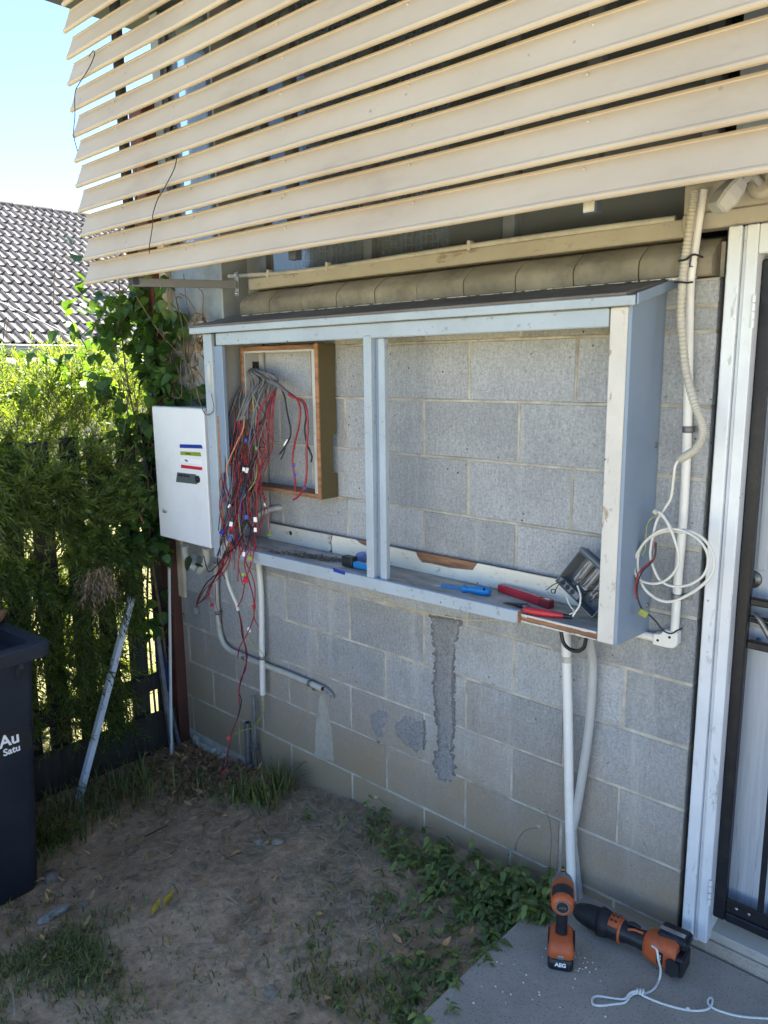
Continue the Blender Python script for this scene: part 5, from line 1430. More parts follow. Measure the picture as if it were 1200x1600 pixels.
# ------------------------------------------------------------------ cordless crimping tool lying on the path
cr = thing('crimping_tool', 'long black and orange cordless crimping tool lying on its side by the wall', 'power tool', (1.7, -0.17, -0.03))
A, B = Vector((1.544, -0.150, 0.022)), Vector((1.886, -0.128, 0.022))
ax = (B - A); LT = ax.length
CM = frame_mat(A, ax, (0, 0, 1))          # x up, y sideways, z along the tool
def ring(r1, r2, z, ox=0, oy=0, n=20, sq=1.0):
    out = []
    for k in range(n):
        a_ = 2 * math.pi * k / n
        ca, sa = math.cos(a_), math.sin(a_)
        ca = math.copysign(abs(ca) ** sq, ca); sa = math.copysign(abs(sa) ** sq, sa)
        out.append(CM @ Vector((ox + r1 * ca, oy + r2 * sa, z)))
    return out
f = LT / 0.40
MB().loft([ring(.018, .018, .000 * f), ring(.026, .026, .014 * f), ring(.034, .034, .048 * f), ring(.037, .037, .085 * f), ring(.036, .035, .092 * f)], 0).build('head_boot', M['rubber'], cr)
MB().loft([ring(.038, .037, .0925 * f), ring(.044, .042, .096 * f), ring(.044, .042, .112 * f), ring(.041, .040, .120 * f), ring(.038, .037, .135 * f)], 0).build('boot_collar', M['rubber'], cr)
MB().loft([ring(.037, .036, .1355 * f), ring(.036, .035, .172 * f)], 0).build('motor_barrel', M['black_plastic'], cr)
og = []
for z in (.136 * f, .172 * f):
    og.append([CM @ Vector((.0385 * math.cos(a_), .0375 * math.sin(a_), z)) for a_ in [R(-75 + 130 * i / 11) for i in range(12)]] + [CM @ Vector((.0340 * math.cos(a_), .0335 * math.sin(a_), z)) for a_ in [R(55 - 130 * i / 11) for i in range(12)]])
vent = MB().loft(og, 0).build('vent_cover', M['orange'], cr)
for i in range(3):
    for j in range(2):
        a_ = R(-30 + 28 * i)
        c_ = CM @ Vector((.0388 * math.cos(a_), .0378 * math.sin(a_), (.145 + .015 * j) * f))
        nrm = (c_ - CM @ Vector((0, 0, (.145 + .015 * j) * f))).normalized()
        MB().box((-.004, -.003, -.0004), (.004, .003, .0006), 0, mat=frame_mat(c_, nrm, ax)).build('vent_slot', M['ink'], vent)
MB().loft([ring(.0375, .0365, .1725 * f), ring(.0385, .0375, .175 * f), ring(.036, .035, .181 * f)], 0).build('orange_ring', M['orange'], cr)
MB().loft([ring(.033, .032, .1815 * f), ring(.029, .028, .200 * f), ring(.027, .027, .235 * f), ring(.031, .030, .262 * f)], 0).build('handle', M['black_plastic'], cr)
MB().tube([CM @ Vector((.028, .018, .205 * f)), CM @ Vector((.030, .010, .225 * f)), CM @ Vector((.033, .012, .258 * f))], 0.004, 8).build('orange_trim', M['orange'], cr)
MB().tube([CM @ Vector((.031, -.004, .200 * f)), CM @ Vector((.036, -.004, .215 * f)), CM @ Vector((.030, -.004, .24 * f))], 0.007, 8).build('trigger', M['ink'], cr)
MB().loft([ring(.031, .030, .2625 * f, sq=.8), ring(.036, .036, .270 * f, .002, 0, sq=.7), ring(.042, .042, .300 * f, .004, 0, sq=.6), ring(.044, .044, .365 * f, .006, 0, sq=.55), ring(.038, .040, .378 * f, .006, 0, sq=.6)], 0).build('rear_housing', M['orange'], cr)
bpk = MB().box((.012, -.052, .300 * f), (.044, .018, .400 * f), .008, mat=CM @ Matrix.Translation((.010, -.010, 0))).build('battery', M['black_plastic'], cr)
MB().box((.0543, -.030, .302 * f), (.0560, -.014, .386 * f), .0005, mat=CM).build('battery_label', M['chrome'], cr)
MB().box((-.040, -.040, .372 * f), (.0215, .040, .402 * f), .006, mat=CM).build('end_bumper', M['black_plastic'], cr)
MB().box((-.016, .0425, .318 * f), (.022, .0462, .338 * f), .001, mat=CM).build('label_plate', M['ink'], cr)
text_mb('AEG', CM @ Matrix.Translation((.004, .0465, .328 * f)) @ Matrix(((0, 1, 0, 0), (0, 0, 1, 0), (1, 0, 0, 0), (0, 0, 0, 1))) @ Matrix.Rotation(R(90), 4, 'Z') , 0.012).build('label_lettering', M['tape_white'], cr)
MB().loft([[CM @ Vector((x_, .0455 + o_, z_ * f)) for x_, z_ in ((-.030, .352), (.010, .350), (.020, .365), (.012, .392), (-.024, .394), (-.036, .372))] for o_ in (0, .004)], 0, False).build('side_grip', M['rubber'], cr)
MB().tube([CM @ Vector((.0, 0, .004)), CM @ Vector((.004, .01, -.020)), CM @ Vector((.01, .02, -.04))], .004, 8).build('jaw_tip', M['chrome'], cr)
# white cord tied to it
gr = -0.0255
cord = [(1.814, -0.202, 0.075), (1.832, -0.212, 0.078), (1.841, -0.219, 0.055), (1.841, -0.198, 0.010), (1.838, -0.195, -0.026), (1.841, -0.239, -0.026), (1.829, -0.271, -0.026), (1.813, -0.289, -0.022), (1.803, -0.307, -0.026), (1.801, -0.338, -0.026), (1.782, -0.363, -0.026), (1.758, -0.391, -0.026), (1.739, -0.402, -0.026), (1.728, -0.385, -0.026), (1.735, -0.368, -0.026), (1.766, -0.349, -0.026), (1.795, -0.331, -0.024), (1.799, -0.304, -0.022), (1.813, -0.286, -0.018), (1.832, -0.286, -0.022), (1.872, -0.275, -0.026), (1.919, -0.259, -0.026), (1.955, -0.238, -0.026), (1.979, -0.210, -0.026), (1.983, -0.184, -0.024), (1.975, -0.165, -0.024), (1.970, -0.177, -0.024), (1.978, -0.192, -0.026), (2.008, -0.194, -0.025), (2.059, -0.171, -0.026), (2.132, -0.116, -0.026)]
cdo = props(MB().tube(cord, 0.0032, 8).build('cord', M['rope'], None), 'knotted white cord lying across the concrete path', 'cord')
kn_ = MB()
kb = Vector((1.820, -0.283, -0.020))
for k in range(3):
    kd = Vector((.75, .5, 0)).normalized()
    c_ = kb + kd * (.008 * (k - 1))
    kn_.tube([c_ + Vector((0.0, -.006, -.002)), c_ + Vector((.002, -.004, .007)), c_ + Vector((-.002, .005, .006)), c_ + Vector((0, .006, -.002))], .003, 6)
kn_.build('knot', M['rope'], cdo)
pb_ = Vector((1.941, -0.249, -0.022))
MB().lathe([(0.003, -.005), (.0055, -.003), (.0055, .003), (0.003, .005)], frame_mat(pb_, (1, .2, 0)), 8).build('small_knot', M['rope'], cdo)

# ------------------------------------------------------------------ paling fence along the side boundary
fen = thing('paling_fence', 'dark weathered paling fence with open gaps behind the bin and the shrub', 'fence', (-0.94, -0.8, -0.3))
fr_ = random.Random(21)
pals = []
for v_ in range(3):
    w_ = (0.094, 0.099, 0.090)[v_]
    pals.append(MB().box((-0.008, -w_ / 2, 0), (0.008, w_ / 2, 1.70), 0.003).mesh('paling', M['paling']))
for k in range(-4, 19):
    y = -0.508 - 0.1435 * k + fr_.uniform(-.006, .006)
    if y > -0.02: continue
    piece('paling', pals[k % 3], fen, (-0.947 + fr_.uniform(-.003, .003), y, -0.29 + fr_.uniform(-.02, .015)), (fr_.uniform(-.012, .012), fr_.uniform(-.008, .008), fr_.uniform(-.04, .04)))
for z in (0.06, 1.02):
    MB().box((-0.936, -3.1, z), (-0.902, -0.057, z + 0.085), 0.004).build('fence_rail', M['paling'], fen)
MB().box((-0.90, -3.1, -0.36), (-0.872, -0.057, -0.055), 0.005).build('plinth_board', M['paling'], fen)
for y in (-1.75,):
    MB().box((-0.90, y, -0.36), (-0.80, y + .09, 1.30), 0.006).build('fence_post', M['paling'], fen)

# ------------------------------------------------------------------ poles leaning in the corner
def pole(name, label, a, b, w_, mat, group=None):
    a, b = Vector(a), Vector(b)
    m = MB().tube([a, b], w_, 4, sub=1, smooth=False)
    return props(m.build(name, mat, None), label, 'pole', group)
pole('square_pole', 'chipped white square pole leaning on the dark fence', (-0.703, -0.717, -0.285), (-0.745, -0.337, 0.644), 0.0185, M['pole_white'])
pole('thin_pole', 'thin straight white pole standing beside the brown post', (-0.763, -0.173, -0.280), (-0.860, -0.054, 0.742), 0.0075, M['pvc'])
pole('angle_pole', 'long grey metal pole leaning in the corner left of the thin white pole', (-0.767, -0.159, -0.280), (-0.865, -0.150, 0.403), 0.0145, M['galv'])
pole('angle_pole', 'short grey metal pole crossing behind the thin white pole', (-0.817, -0.084, -0.280), (-0.865, -0.138, 0.158), 0.012, M['galv'])
tb = MB()
tc_ = Vector((-0.855, -0.137, 0.203))
tb.lathe([(0.004, -.16), (0.022, -.13), (0.030, -.05), (0.024, .03), (0.014, .10), (0.004, .14)], Matrix.Translation(tc_) @ Matrix.Rotation(.12, 4, 'X'), 9)
props(tb.build('rolled_tarp', simple('blue_tarp', (0.012, 0.03, 0.13), 0.6, bmp=0.3, bscale=40), None), 'rolled dark blue tarp behind the grey poles in the corner', 'tarp')

# ------------------------------------------------------------------ wheelie bin
bn = thing('wheelie_bin', 'dark blue plastic wheelie bin with a torn black sticker at the left edge', 'bin', (-0.42, -1.44, -0.24))
BM = Matrix.Translation((-0.418, -1.385, -0.235)) @ Matrix.Rotation(R(3.5), 4, 'Z')
def brect(hx, hy, z, c=0.03):
    pts = []
    for sx_, sy_, a0 in ((1, -1, -90), (1, 1, 0), (-1, 1, 90), (-1, -1, 180)):
        for k in range(5):
            a_ = R(a0 + 22.5 * k)
            pts.append(BM @ Vector((sx_ * (hx - c) + c * math.cos(a_), sy_ * (hy - c) + c * math.sin(a_), z)))
    return pts
MB().loft([brect(.235, .265, 0, .05), brect(.245, .275, .02, .05), brect(.268, .318, .90, .03), brect(.271, .322, .935, .03), brect(.262, .303, .935, .035), brect(.245, .285, .45, .035)], 0, True).build('body', M['bin'], bn)
MB().loft([brect(.285, .326, .935, .035), brect(.318, .362, .938, .03), brect(.322, .366, .985, .03), brect(.312, .356, .990, .03), brect(.268, .310, .988, .035), brect(.262, .303, .938, .035)], 0, False, False).build('rim', M['bin'], bn)
for y in (-.22, .22):
    MB().lathe([(0.09, -.025), (0.10, -.02), (0.10, .02), (0.09, .025)], BM @ Matrix.Translation((-.27, y, .095)) @ Matrix.Rotation(R(90), 4, 'X'), 20).build('wheel', M['rubber'], bn)
MB().prism([BM @ Vector((.278, .245, .86)), BM @ Vector((.272, .245, .905)), BM @ Vector((.31, .245, .933)), BM @ Vector((.315, .245, .915))], BM.to_3x3() @ Vector((0, .012, 0))).build('rim_rib', M['bin'], bn)
# sticker on the side that faces the path
SX = lambda z: .245 + .023 * (z - .02) / .88
def stick(y, z, d=0.0): return BM @ Vector((SX(z) + .0012 + d, y, z))
sz0, sz1 = .585, .685
so_ = []
for yy, zz in ((.135, .60), (.150, .588), (.278, .588), (.283, .61), (.281, .66), (.262, .668), (.272, .684), (.150, .684), (.135, .668)):
    so_.append(stick(yy, zz))
skr = MB().prism(so_, BM.to_3x3() @ Vector((.001, 0, 0))).build('sticker', M['ink'], bn)
tilt = BM @ Matrix(((0, 0, 1, 0), (1, 0, 0, 0), (0, 1, 0, 0), (0, 0, 0, 1)))
text_mb('Au', BM @ Matrix(((0, 0, 1, SX(.65) + .0026), (1, 0, 0, .203), (0, 1, 0, .648), (0, 0, 0, 1))), 0.062, bold=0.0014).build('lettering', M['tape_white'], skr)
text_mb('Satu', BM @ Matrix(((0, 0, 1, SX(.60) + .0026), (1, 0, 0, .208), (0, 1, 0, .606), (0, 0, 0, 1))), 0.036, bold=0.0008).build('lettering', M['tape_white'], skr)
tbm = MB().box((-.22, -.05, 0), (.22, .03, .016), 0.002, mat=BM @ Matrix.Translation((.06, .24, .991)) @ Matrix.Rotation(R(-38), 4, 'Z') @ Matrix.Rotation(R(3), 4, 'Y'))
props(tbm.build('timber_offcut', M['timber'], None), 'orange brown timber offcut lying across the open top of the bin', 'timber')

# ------------------------------------------------------------------ neighbouring house with a tiled roof
nb = thing('neighbour_house', 'house beyond the fence with a grey concrete tile roof and a grey gutter', 'house', (-13.0, 6.0, -0.6))
EX, EZ, PIT = -9.0, 2.10, R(30.2)
GA, TW = 0.338, 0.33
def tile_mesh():
    prof = []
    n = 8
    m = MB()
    vs, fs = [], []
    ys_ = [-TW / 2 + TW * i / (2 * n) for i in range(2 * n + 1)]
    def zz(y):
        u = ((y + TW / 2) / (TW / 2)) % 1.0
        return 0.016 + 0.044 * (math.exp(-((u - 0.5) / 0.17) ** 2)) - 0.008 * math.cos(2 * math.pi * u)
    for s_, lift in ((0.0, 0.030), (GA + .04, 0.0)):
        for y in ys_:
            vs.append((-s_, y, zz(y) + lift))
    k = len(ys_)
    for y in ys_:
        vs.append((0.0, y, zz(y) + 0.030 - 0.032))
    for i in range(k - 1):
        fs.append((i, i + 1, k + i + 1, k + i))
        fs.append((2 * k + i, 2 * k + i + 1, i + 1, i))
    m.add(vs, fs, 0, False)
    return m.mesh('roof_tile', M['tile'])
tm = tile_mesh()
rows = 17
tiles = []
for r_ in range(rows):
    for c_ in range(-6, 34):
        y = 0.2 + TW * c_
        s_ = GA * r_
        x, z = EX - s_ * math.cos(PIT), EZ + s_ * math.sin(PIT)
        # how far from the middle of the strip that shows beside the hood
        vis = abs(y - (3.5 + r_ * 0.15))
        tiles.append((vis, x, y, z))
tiles.sort(key=lambda t: t[0])
tr_ = random.Random(8)
for _, x, y, z in tiles[:285]:
    piece('roof_tile', tm, nb, (x, y + tr_.uniform(-.004, .004), z + tr_.uniform(-.002, .004)), (0, PIT, tr_.uniform(-.01, .01)))
rest = MB()
tv = [v.co.copy() for v in tm.vertices]; tf = [tuple(p.vertices) for p in tm.polygons]
for _, x, y, z in tiles[285:]:
    mt = Matrix.Translation((x, y, z)) @ Matrix.Rotation(PIT, 4, 'Y')
    rest.add([mt @ v for v in tv], tf)
rest.build('far_roof_tiles', M['tile'], nb, None, 'stuff')
RX, RZ = EX - GA * rows * math.cos(PIT), EZ + GA * rows * math.sin(PIT)
MB().prism([(EX, -2, EZ - .01), (RX, -2, RZ - .01), (RX - (EX - RX), -2, EZ - .01)], (0, 14, 0)).build('roof_body', M['tile'], nb)
for k in range(34):
    yy = -1.9 + 0.40 * k
    rm = MB().tube([(RX, yy, RZ + .015), (RX, yy + .38, RZ + .02)], 0.085, 10, sub=1) if k == 0 else None
    if k == 0:
        rtm = rm.mesh('ridge_tile', M['tile'], (RX, yy, RZ))
    piece('ridge_tile', rtm, nb, (RX, yy, RZ))
    MB_c = None
rc = MB().tube([(RX, 0, RZ), (RX, .03, RZ)], 0.098, 10, sub=1).mesh('ridge_collar', M['gutter'], (RX, 0, RZ))
for k in range(34):
    piece('ridge_collar', rc, nb, (RX, -1.92 + 0.40 * k, RZ + .012))
MB().box((EX - .02, -2, EZ - .135), (EX + .12, 12, EZ + .005), 0.01).build('gutter', M['gutter'], nb)
MB().box((EX + .02, -2, EZ - .06), (EX + .125, 12, EZ - .05)).build('gutter_bead', M['pvc_grey'], nb)
MB().box((EX - .6, -2, EZ - .30), (EX + .06, 12, EZ - .26)).build('eave_soffit', M['frame_white'], nb)
MB().box((EX - 10, -1.8, -0.6), (EX - .55, 11.8, EZ - .28)).build('wall', M['cream_render'], nb)
MB().tube([(EX + .06, 2.30, EZ - .13), (EX + .06, 2.36, EZ - .24), (EX - .40, 2.56, EZ - .50), (EX - .48, 2.6, EZ - .7), (EX - .48, 2.6, -.6)], 0.045, 10, sub=3).build('downpipe', M['frame_white'], nb)
MB().tube([(EX + .3, 1.2, EZ + 1.05), (EX + .20, 2.9, EZ + .35), (EX + .13, 4.15, EZ - .25)], 0.012, 6).build('service_cable', M['gutter'], nb)

# ------------------------------------------------------------------ foliage helpers
vr = random.Random(77)
def spray(mb, p, d, L, n, nl, nw, rnd, stem=None):
    """a twig with narrow leaves in a loose spiral"""
    d = Vector(d).normalized()
    side = d.orthogonal().normalized()
    side = Matrix.Rotation(rnd.uniform(0, 6.28), 3, d) @ side
    bend = Vector((rnd.uniform(-.3, .3), rnd.uniform(-.3, .3), rnd.uniform(-.45, .05)))
    pts = []
    for i in range(5):
        t = i / 4
        pts.append(Vector(p) + d * (L * t) + bend * (L * t * t * .5))
    if stem is not None:
        stem.tube(pts, lambda t: .0022 * (1.1 - t), 3, sub=1, caps=False)
    for k in range(n):
        t = 0.08 + 0.92 * k / n
        i = min(3, int(t * 4))
        q = pts[i].lerp(pts[i + 1], t * 4 - i)
        ax_ = (pts[i + 1] - pts[i]).normalized()
        a_ = k * 2.4 + rnd.uniform(-.4, .4)
        o = Matrix.Rotation(a_, 3, ax_) @ side
        o = (o - ax_ * o.dot(ax_)).normalized()
        dirn = (o * rnd.uniform(.55, .9) + ax_ * rnd.uniform(.5, .9)).normalized()
        ln_ = nl * rnd.uniform(.65, 1.15) * (1.0 - .35 * t)
        wv = dirn.cross(o).normalized() * (nw / 2)
        mid = q + dirn * ln_ * .45
        mb.add([q, mid + wv, q + dirn * ln_, mid - wv], [(0, 1, 2, 3)])

def leaf_shape(mb, mat, L, W, fold, curl, tip=0.12, n=5):
    """a broad leaf: two halves folded on the midrib"""
    top, bot, mid = [], [], []
    for i in range(n + 1):
        t = i / n
        w_ = W / 2 * (math.sin(math.pi * min(1, t ** .68)) ** .62) * (1 - .22 * t) if 0 < t < 1 else 0
        z = curl * t * t * L
        mid.append((t * L, 0, z))
        top.append((t * L - .06 * L * (1 - t) * (w_ / W), w_, z + fold * w_))
        bot.append((t * L - .06 * L * (1 - t) * (w_ / W), -w_, z + fold * w_))
    vs = [mat @ Vector(v) for v in mid + top[1:-1] + bot[1:-1]]
    m0 = n + 1
    fs = []
    for i in range(n):
        a_, b_ = i, i + 1
        for off in (m0, m0 + n - 1):
            ta = off + i - 1 if 1 <= i <= n - 1 else None
            tb_ = off + i if i + 1 <= n - 1 else None
            f_ = [a_, b_] + ([tb_] if tb_ is not None else []) + ([ta] if ta is not None else [])
            if len(f_) >= 3:
                fs.append(tuple(f_) if off == m0 else tuple(f_[::-1]))
    mb.add(vs, fs, 0, True)

def rand_rot(rnd, up=0.6):
    """leaf frame: x along the leaf hanging out and down, z roughly facing the light"""
    a_ = rnd.uniform(0, math.tau)
    return Matrix.Rotation(a_, 4, 'Z') @ Matrix.Rotation(rnd.uniform(0.1, 1.3), 4, 'Y') @ Matrix.Rotation(rnd.uniform(-.7, .7), 4, 'X')

# ------------------------------------------------------------------ needle leaved shrub leaning over the fence
shb = thing('needle_shrub', 'bushy needle leaved shrub leaning over the fence with sunlit yellow green top', 'shrub', (-1.55, -0.65, -0.4))
trk = MB()
trk.tube([(-1.55, -0.65, -0.45), (-1.50, -0.62, 0.2), (-1.44, -0.60, 0.75)], lambda t: 0.035 - .012 * t, 9).build('trunk', M['bark'], shb)
brn = MB()
tips = []
for k in range(26):
    a_ = vr.uniform(0, math.tau)
    e = Vector((-1.5 + vr.uniform(-.6, .55), -0.55 + vr.uniform(-1.1, .75), vr.uniform(.7, 1.62)))
    s_ = Vector((-1.5, -.62, vr.uniform(.2, .75)))
    brn.tube([s_, s_.lerp(e, .5) + Vector((0, 0, .12)), e], lambda t: .011 * (1.15 - t), 5, sub=3)
brn.build('branch', M['bark'], shb, None, 'stuff')
cr_, st_ = MB(), MB()
def crown_top(y):
    return 1.76 + .05 * math.sin(y * 5.0 + 1) + .05 * fn(y, 0, 0, 3)
# upper sunlit mass
for k in range(3000):
    y = vr.uniform(-1.95, 0.55)
    x = vr.uniform(-2.35, -0.92)
    zt = crown_top(y) - .16 * max(0, (x + 1.35) / .45) - .22 * max(0, (-1.8 - x) / .5) - .10 * max(0, y + .05)
    z = zt - abs(vr.gauss(0, .20))
    if fn(x, y, z, 4.2) < -.30: continue
    spray(cr_, (x, y, z), (vr.uniform(-.5, .55), vr.uniform(-.5, .5), vr.uniform(.2, 1.0)), vr.uniform(.10, .21), 28, .052, .0070, vr, st_)
# inner and lower foliage behind the palings
for k in range(3200):
    x = vr.uniform(-2.2, -1.0); y = vr.uniform(-2.0, .15); z = vr.uniform(-.15, 1.4)
    if fn(x, y, z, 3.0) < -.25: continue
    spray(cr_, (x, y, z), (vr.uniform(-.6, .8), vr.uniform(-.6, .6), vr.uniform(-.3, .8)), vr.uniform(.12, .24), 24, .058, .0075, vr, st_)
# boughs that spill over the top and hang down our side
def bough(p0, p1, p2, n, dens=1.0, mb=None):
    n = int(n * 2.5)
    P = catmull([p0, p1, p2], 10)
    st_.tube(P, lambda t: .0055 * (1.15 - t), 4, sub=1, caps=False)
    for k in range(n):
        i = vr.randrange(1, len(P) - 1)
        d = (P[i + 1] - P[i]).normalized()
        o = Vector((vr.uniform(-.2, 1), vr.uniform(-1, 1), vr.uniform(-.5, .6)))
        spray(mb or cr_, P[i] + o * .02, d * .8 + o * .75, vr.uniform(.10, .21), 26, .055, .0065, vr, st_)
for p0, p1, p2, n in (
    ((-1.0, -.60, 1.30), (-.80, -.62, 1.20), (-.74, -.66, .95), 26), ((-1.0, -.78, 1.42), (-.80, -.80, 1.30), (-.72, -.86, 1.02), 34),
    ((-1.0, -.95, 1.45), (-.78, -.92, 1.30), (-.70, -.92, 1.05), 34), ((-1.0, -.45, .95), (-.82, -.44, .98), (-.72, -.36, 1.20), 22),
    ((-1.0, -.50, .90), (-.80, -.52, .85), (-.72, -.58, .60), 38), ((-1.0, -.36, .85), (-.82, -.36, .80), (-.76, -.40, .50), 38),
    ((-1.0, -.62, .75), (-.82, -.60, .62), (-.76, -.60, .30), 34), ((-1.0, -.30, .90), (-.84, -.30, .85), (-.80, -.33, .62), 26),
    ((-1.0, -.75, .85), (-.82, -.76, .78), (-.76, -.80, .50), 34), ((-1.0, -.50, .45), (-.84, -.50, .35), (-.80, -.52, .10), 22),
    ((-1.0, -.40, .40), (-.86, -.40, .28), (-.83, -.42, .0), 24), ((-1.0, -.62, .40), (-.86, -.64, .30), (-.82, -.66, .06), 24), ((-1.0, -.80, .55), (-.86, -.82, .45), (-.82, -.86, .15), 26), ((-1.0, -.30, 1.15), (-.84, -.34, 1.15), (-.76, -.40, 1.30), 22), ((-1.0, -.62, 1.25), (-.82, -.58, 1.22), (-.74, -.50, 1.38), 20), ((-1.0, -.84, 1.20), (-.80, -.80, 1.15), (-.72, -.74, 1.34), 24), ((-1.0, -.68, 1.05), (-.82, -.60, 1.05), (-.74, -.48, 1.16), 24), ((-1.0, -.90, .95), (-.82, -.90, .85), (-.74, -.95, .60), 30)):
    bough(p0, p1, p2, n)
dead = MB()
dp0 = Vector((-0.680, -0.531, 0.829))
for k in range(60):
    spray(dead, dp0 + Vector((vr.uniform(-.05, .05), vr.uniform(-.06, .05), vr.uniform(-.06, .03))), (vr.uniform(-.3, .4), vr.uniform(-.5, .5), -1), vr.uniform(.08, .17), 18, .05, .006, vr)
dead.build('dead_spray', M['brown_needle'], shb, 'withered brown sprays')
cr_.build('crown', M['shrub_leaf'], shb, None, 'stuff')
st_.build('twig', M['bark'], shb, None, 'stuff')

# ------------------------------------------------------------------ broad leaved vine on the corner post
vine = thing('vine', 'broad leaved green vine with dry trailing stems climbing the corner post', 'vine', (-0.9, -0.12, -0.3))
stm = 0
def vstem(pts, r=0.004):
    MB().tube(pts, lambda t: r * (1.1 - .5 * t), 6, sub=5).build('stem', M['vine_stem'], vine)
vstem([(-.90, -.10, -.28), (-.88, -.10, .3), (-.92, -.12, .9), (-.88, -.08, 1.5), (-.90, -.10, 2.1), (-.85, -.10, 2.7)], .008)
vstem([(-.94, -.14, -.28), (-.92, -.16, .5), (-.88, -.13, 1.1), (-.93, -.18, 1.7), (-.90, -.20, 2.15)], .006)
for k in range(34):
    x = vr.uniform(-.96, -.42); y = vr.uniform(-.26, -.03) if x < -.8 else vr.uniform(-.08, -.025)
    z = vr.uniform(1.5, 2.2)
    pts = [(x, y, z)]
    for i in range(5):
        x += vr.uniform(-.07, .07); y = min(-.02, y + vr.uniform(-.03, .03)); z += vr.uniform(-.20, .03)
        pts.append((x, y, z))
    vstem(pts, vr.uniform(.0014, .0032))
for pts in ([(-0.758, -0.200, 2.054), (-0.669, -0.140, 1.885), (-0.549, -0.090, 1.752), (-0.448, -0.070, 1.621)], [(-0.608, -0.120, 2.139), (-0.560, -0.100, 1.996), (-0.498, -0.080, 1.894), (-0.474, -0.060, 1.823)], [(-0.288, -0.220, 1.654), (-0.251, -0.225, 1.574), (-0.213, -0.225, 1.526), (-0.155, -0.225, 1.549), (-0.172, -0.222, 1.615)], [(-1.000, -0.717, 1.856), (-1.000, -0.700, 1.938), (-1.000, -0.683, 1.947), (-1.000, -0.700, 1.884), (-1.000, -0.674, 1.815)], [(-1.000, -0.478, 2.004), (-1.000, -0.462, 2.146), (-1.000, -0.435, 2.210), (-1.000, -0.397, 2.230), (-1.000, -0.385, 2.166)], [(-0.950, -0.405, 1.860), (-0.920, -0.321, 1.934), (-0.900, -0.214, 1.981), (-0.880, -0.068, 2.061)], [(-0.850, -0.207, 1.375), (-0.820, -0.190, 1.282), (-0.820, -0.165, 1.153), (-0.820, -0.195, 1.029)], [(-0.820, -0.432, 1.230), (-0.800, -0.312, 1.249), (-0.800, -0.235, 1.210)]):
    vstem(pts, .0022)
variants = []
for k in range(4):
    m = MB()
    leaf_shape(m, Matrix.Identity(4), .070, .068, (.3, .15, -.12, .25)[k], (-.25, -.1, -.35, .1)[k])
    variants.append(m.mesh('leaf', M['vine_leaf']))
spots = []
def fill(n, xr, yr, zr, thr=-.15, s=5.0):
    c = 0
    while c < n:
        x, y, z = vr.uniform(*xr), vr.uniform(*yr), vr.uniform(*zr)
        if fn(x, y, z, s) > thr:
            spots.append((x, y, z)); c += 1
fill(110, (-.92, -.60), (-.15, -.035), (1.52, 2.02), -.05)
fill(16, (-.60, -.36), (-.07, -.03), (1.56, 1.92), .0)
fill(330, (-1.0, -.85), (-.31, -.05), (1.15, 2.10))
fill(330, (-.95, -.72), (-.34, -.10), (.62, 1.25), -.1)
fill(150, (-.955, -.83), (-.135, -.07), (.80, 2.15), -.3)
fill(40, (-.95, -.80), (-.32, -.14), (.35, .66), .0)
fill(130, (-.93, -.62), (-.15, -.06), (1.52, 2.14), -.2)
fill(44, (-1.15, -.95), (-.50, -.2), (1.62, 2.08), .0)
fill(26, (-1.3, -1.0), (-.9, -.3), (1.58, 1.80), .0)
fill(14, (-.94, -.86), (-.09, -.06), (-.05, .6), .0)
for p in ((-0.612, -0.225, 1.061), (-0.668, -0.220, 1.128), (-0.681, -0.215, 0.898), (-0.410, -0.220, 0.878), (-0.373, -0.220, 0.842), (-1.000, -0.401, 2.328), (-1.000, -0.341, 2.247), (-1.000, -0.354, 2.168), (-1.000, -0.339, 2.126), (-1.000, -0.335, 2.098), (-0.950, -0.415, 1.895), (-0.950, -0.389, 1.872), (-0.950, -0.333, 1.867), (-0.950, -0.310, 1.880), (-1.000, -0.624, 1.807), (-1.000, -0.652, 1.812), (-1.000, -0.590, 1.802), (-1.000, -0.424, 1.794), (-1.000, -0.361, 1.797), (-0.950, -0.247, 1.773), (-0.950, -0.194, 1.773), (-0.950, -0.207, 1.727)):
    spots.insert(0, p)
rest_l = MB()
for i, p in enumerate(spots):
    mt = rand_rot(vr)
    s_ = vr.uniform(.55, 1.15)
    if i < 295:
        piece('leaf', variants[i % 4], vine, p, mt.to_euler(), (s_, s_, s_))
    else:
        leaf_shape(rest_l, Matrix.Translation(p) @ mt @ Matrix.Scale(s_, 4), .070, .062, .25, -.2)
rest_l.build('small_foliage', M['vine_leaf'], vine, None, 'stuff')
dl_ = MB()
for k in range(60):
    c_ = [Vector((-0.466, -0.080, 1.808)), Vector((-0.438, -0.060, 1.935)), Vector((-0.800, -0.177, 1.156)), Vector((-0.800, -0.237, 1.132))][k % 4]
    p = c_ + Vector((vr.gauss(0, .022), vr.gauss(0, .012), vr.gauss(0, .05)))
    leaf_shape(dl_, Matrix.Translation(p) @ rand_rot(vr), .05, .018, .6, -.6)
dl_.build('withered_leaves', M['dry_leaf'], vine, None, 'stuff')

# ------------------------------------------------------------------ ground cover
gr_ = random.Random(14)
def blade(mb, p, h, w_, lean, az_):
    d = Vector((math.cos(az_), math.sin(az_), 0))
    sd_ = Vector((-d.y, d.x, 0)) * (w_ / 2)
    p = Vector(p)
    a_ = p + Vector((0, 0, h * .55)) + d * (lean * h * .35)
    b_ = p + Vector((0, 0, h * (1 - .35 * lean))) + d * (lean * h)
    mb.add([p - sd_, p + sd_, a_ + sd_ * .9, a_ - sd_ * .9, b_], [(0, 1, 2, 3), (3, 2, 4)])
def on(p): return Vector((p[0], p[1], gz(p[0], p[1])))
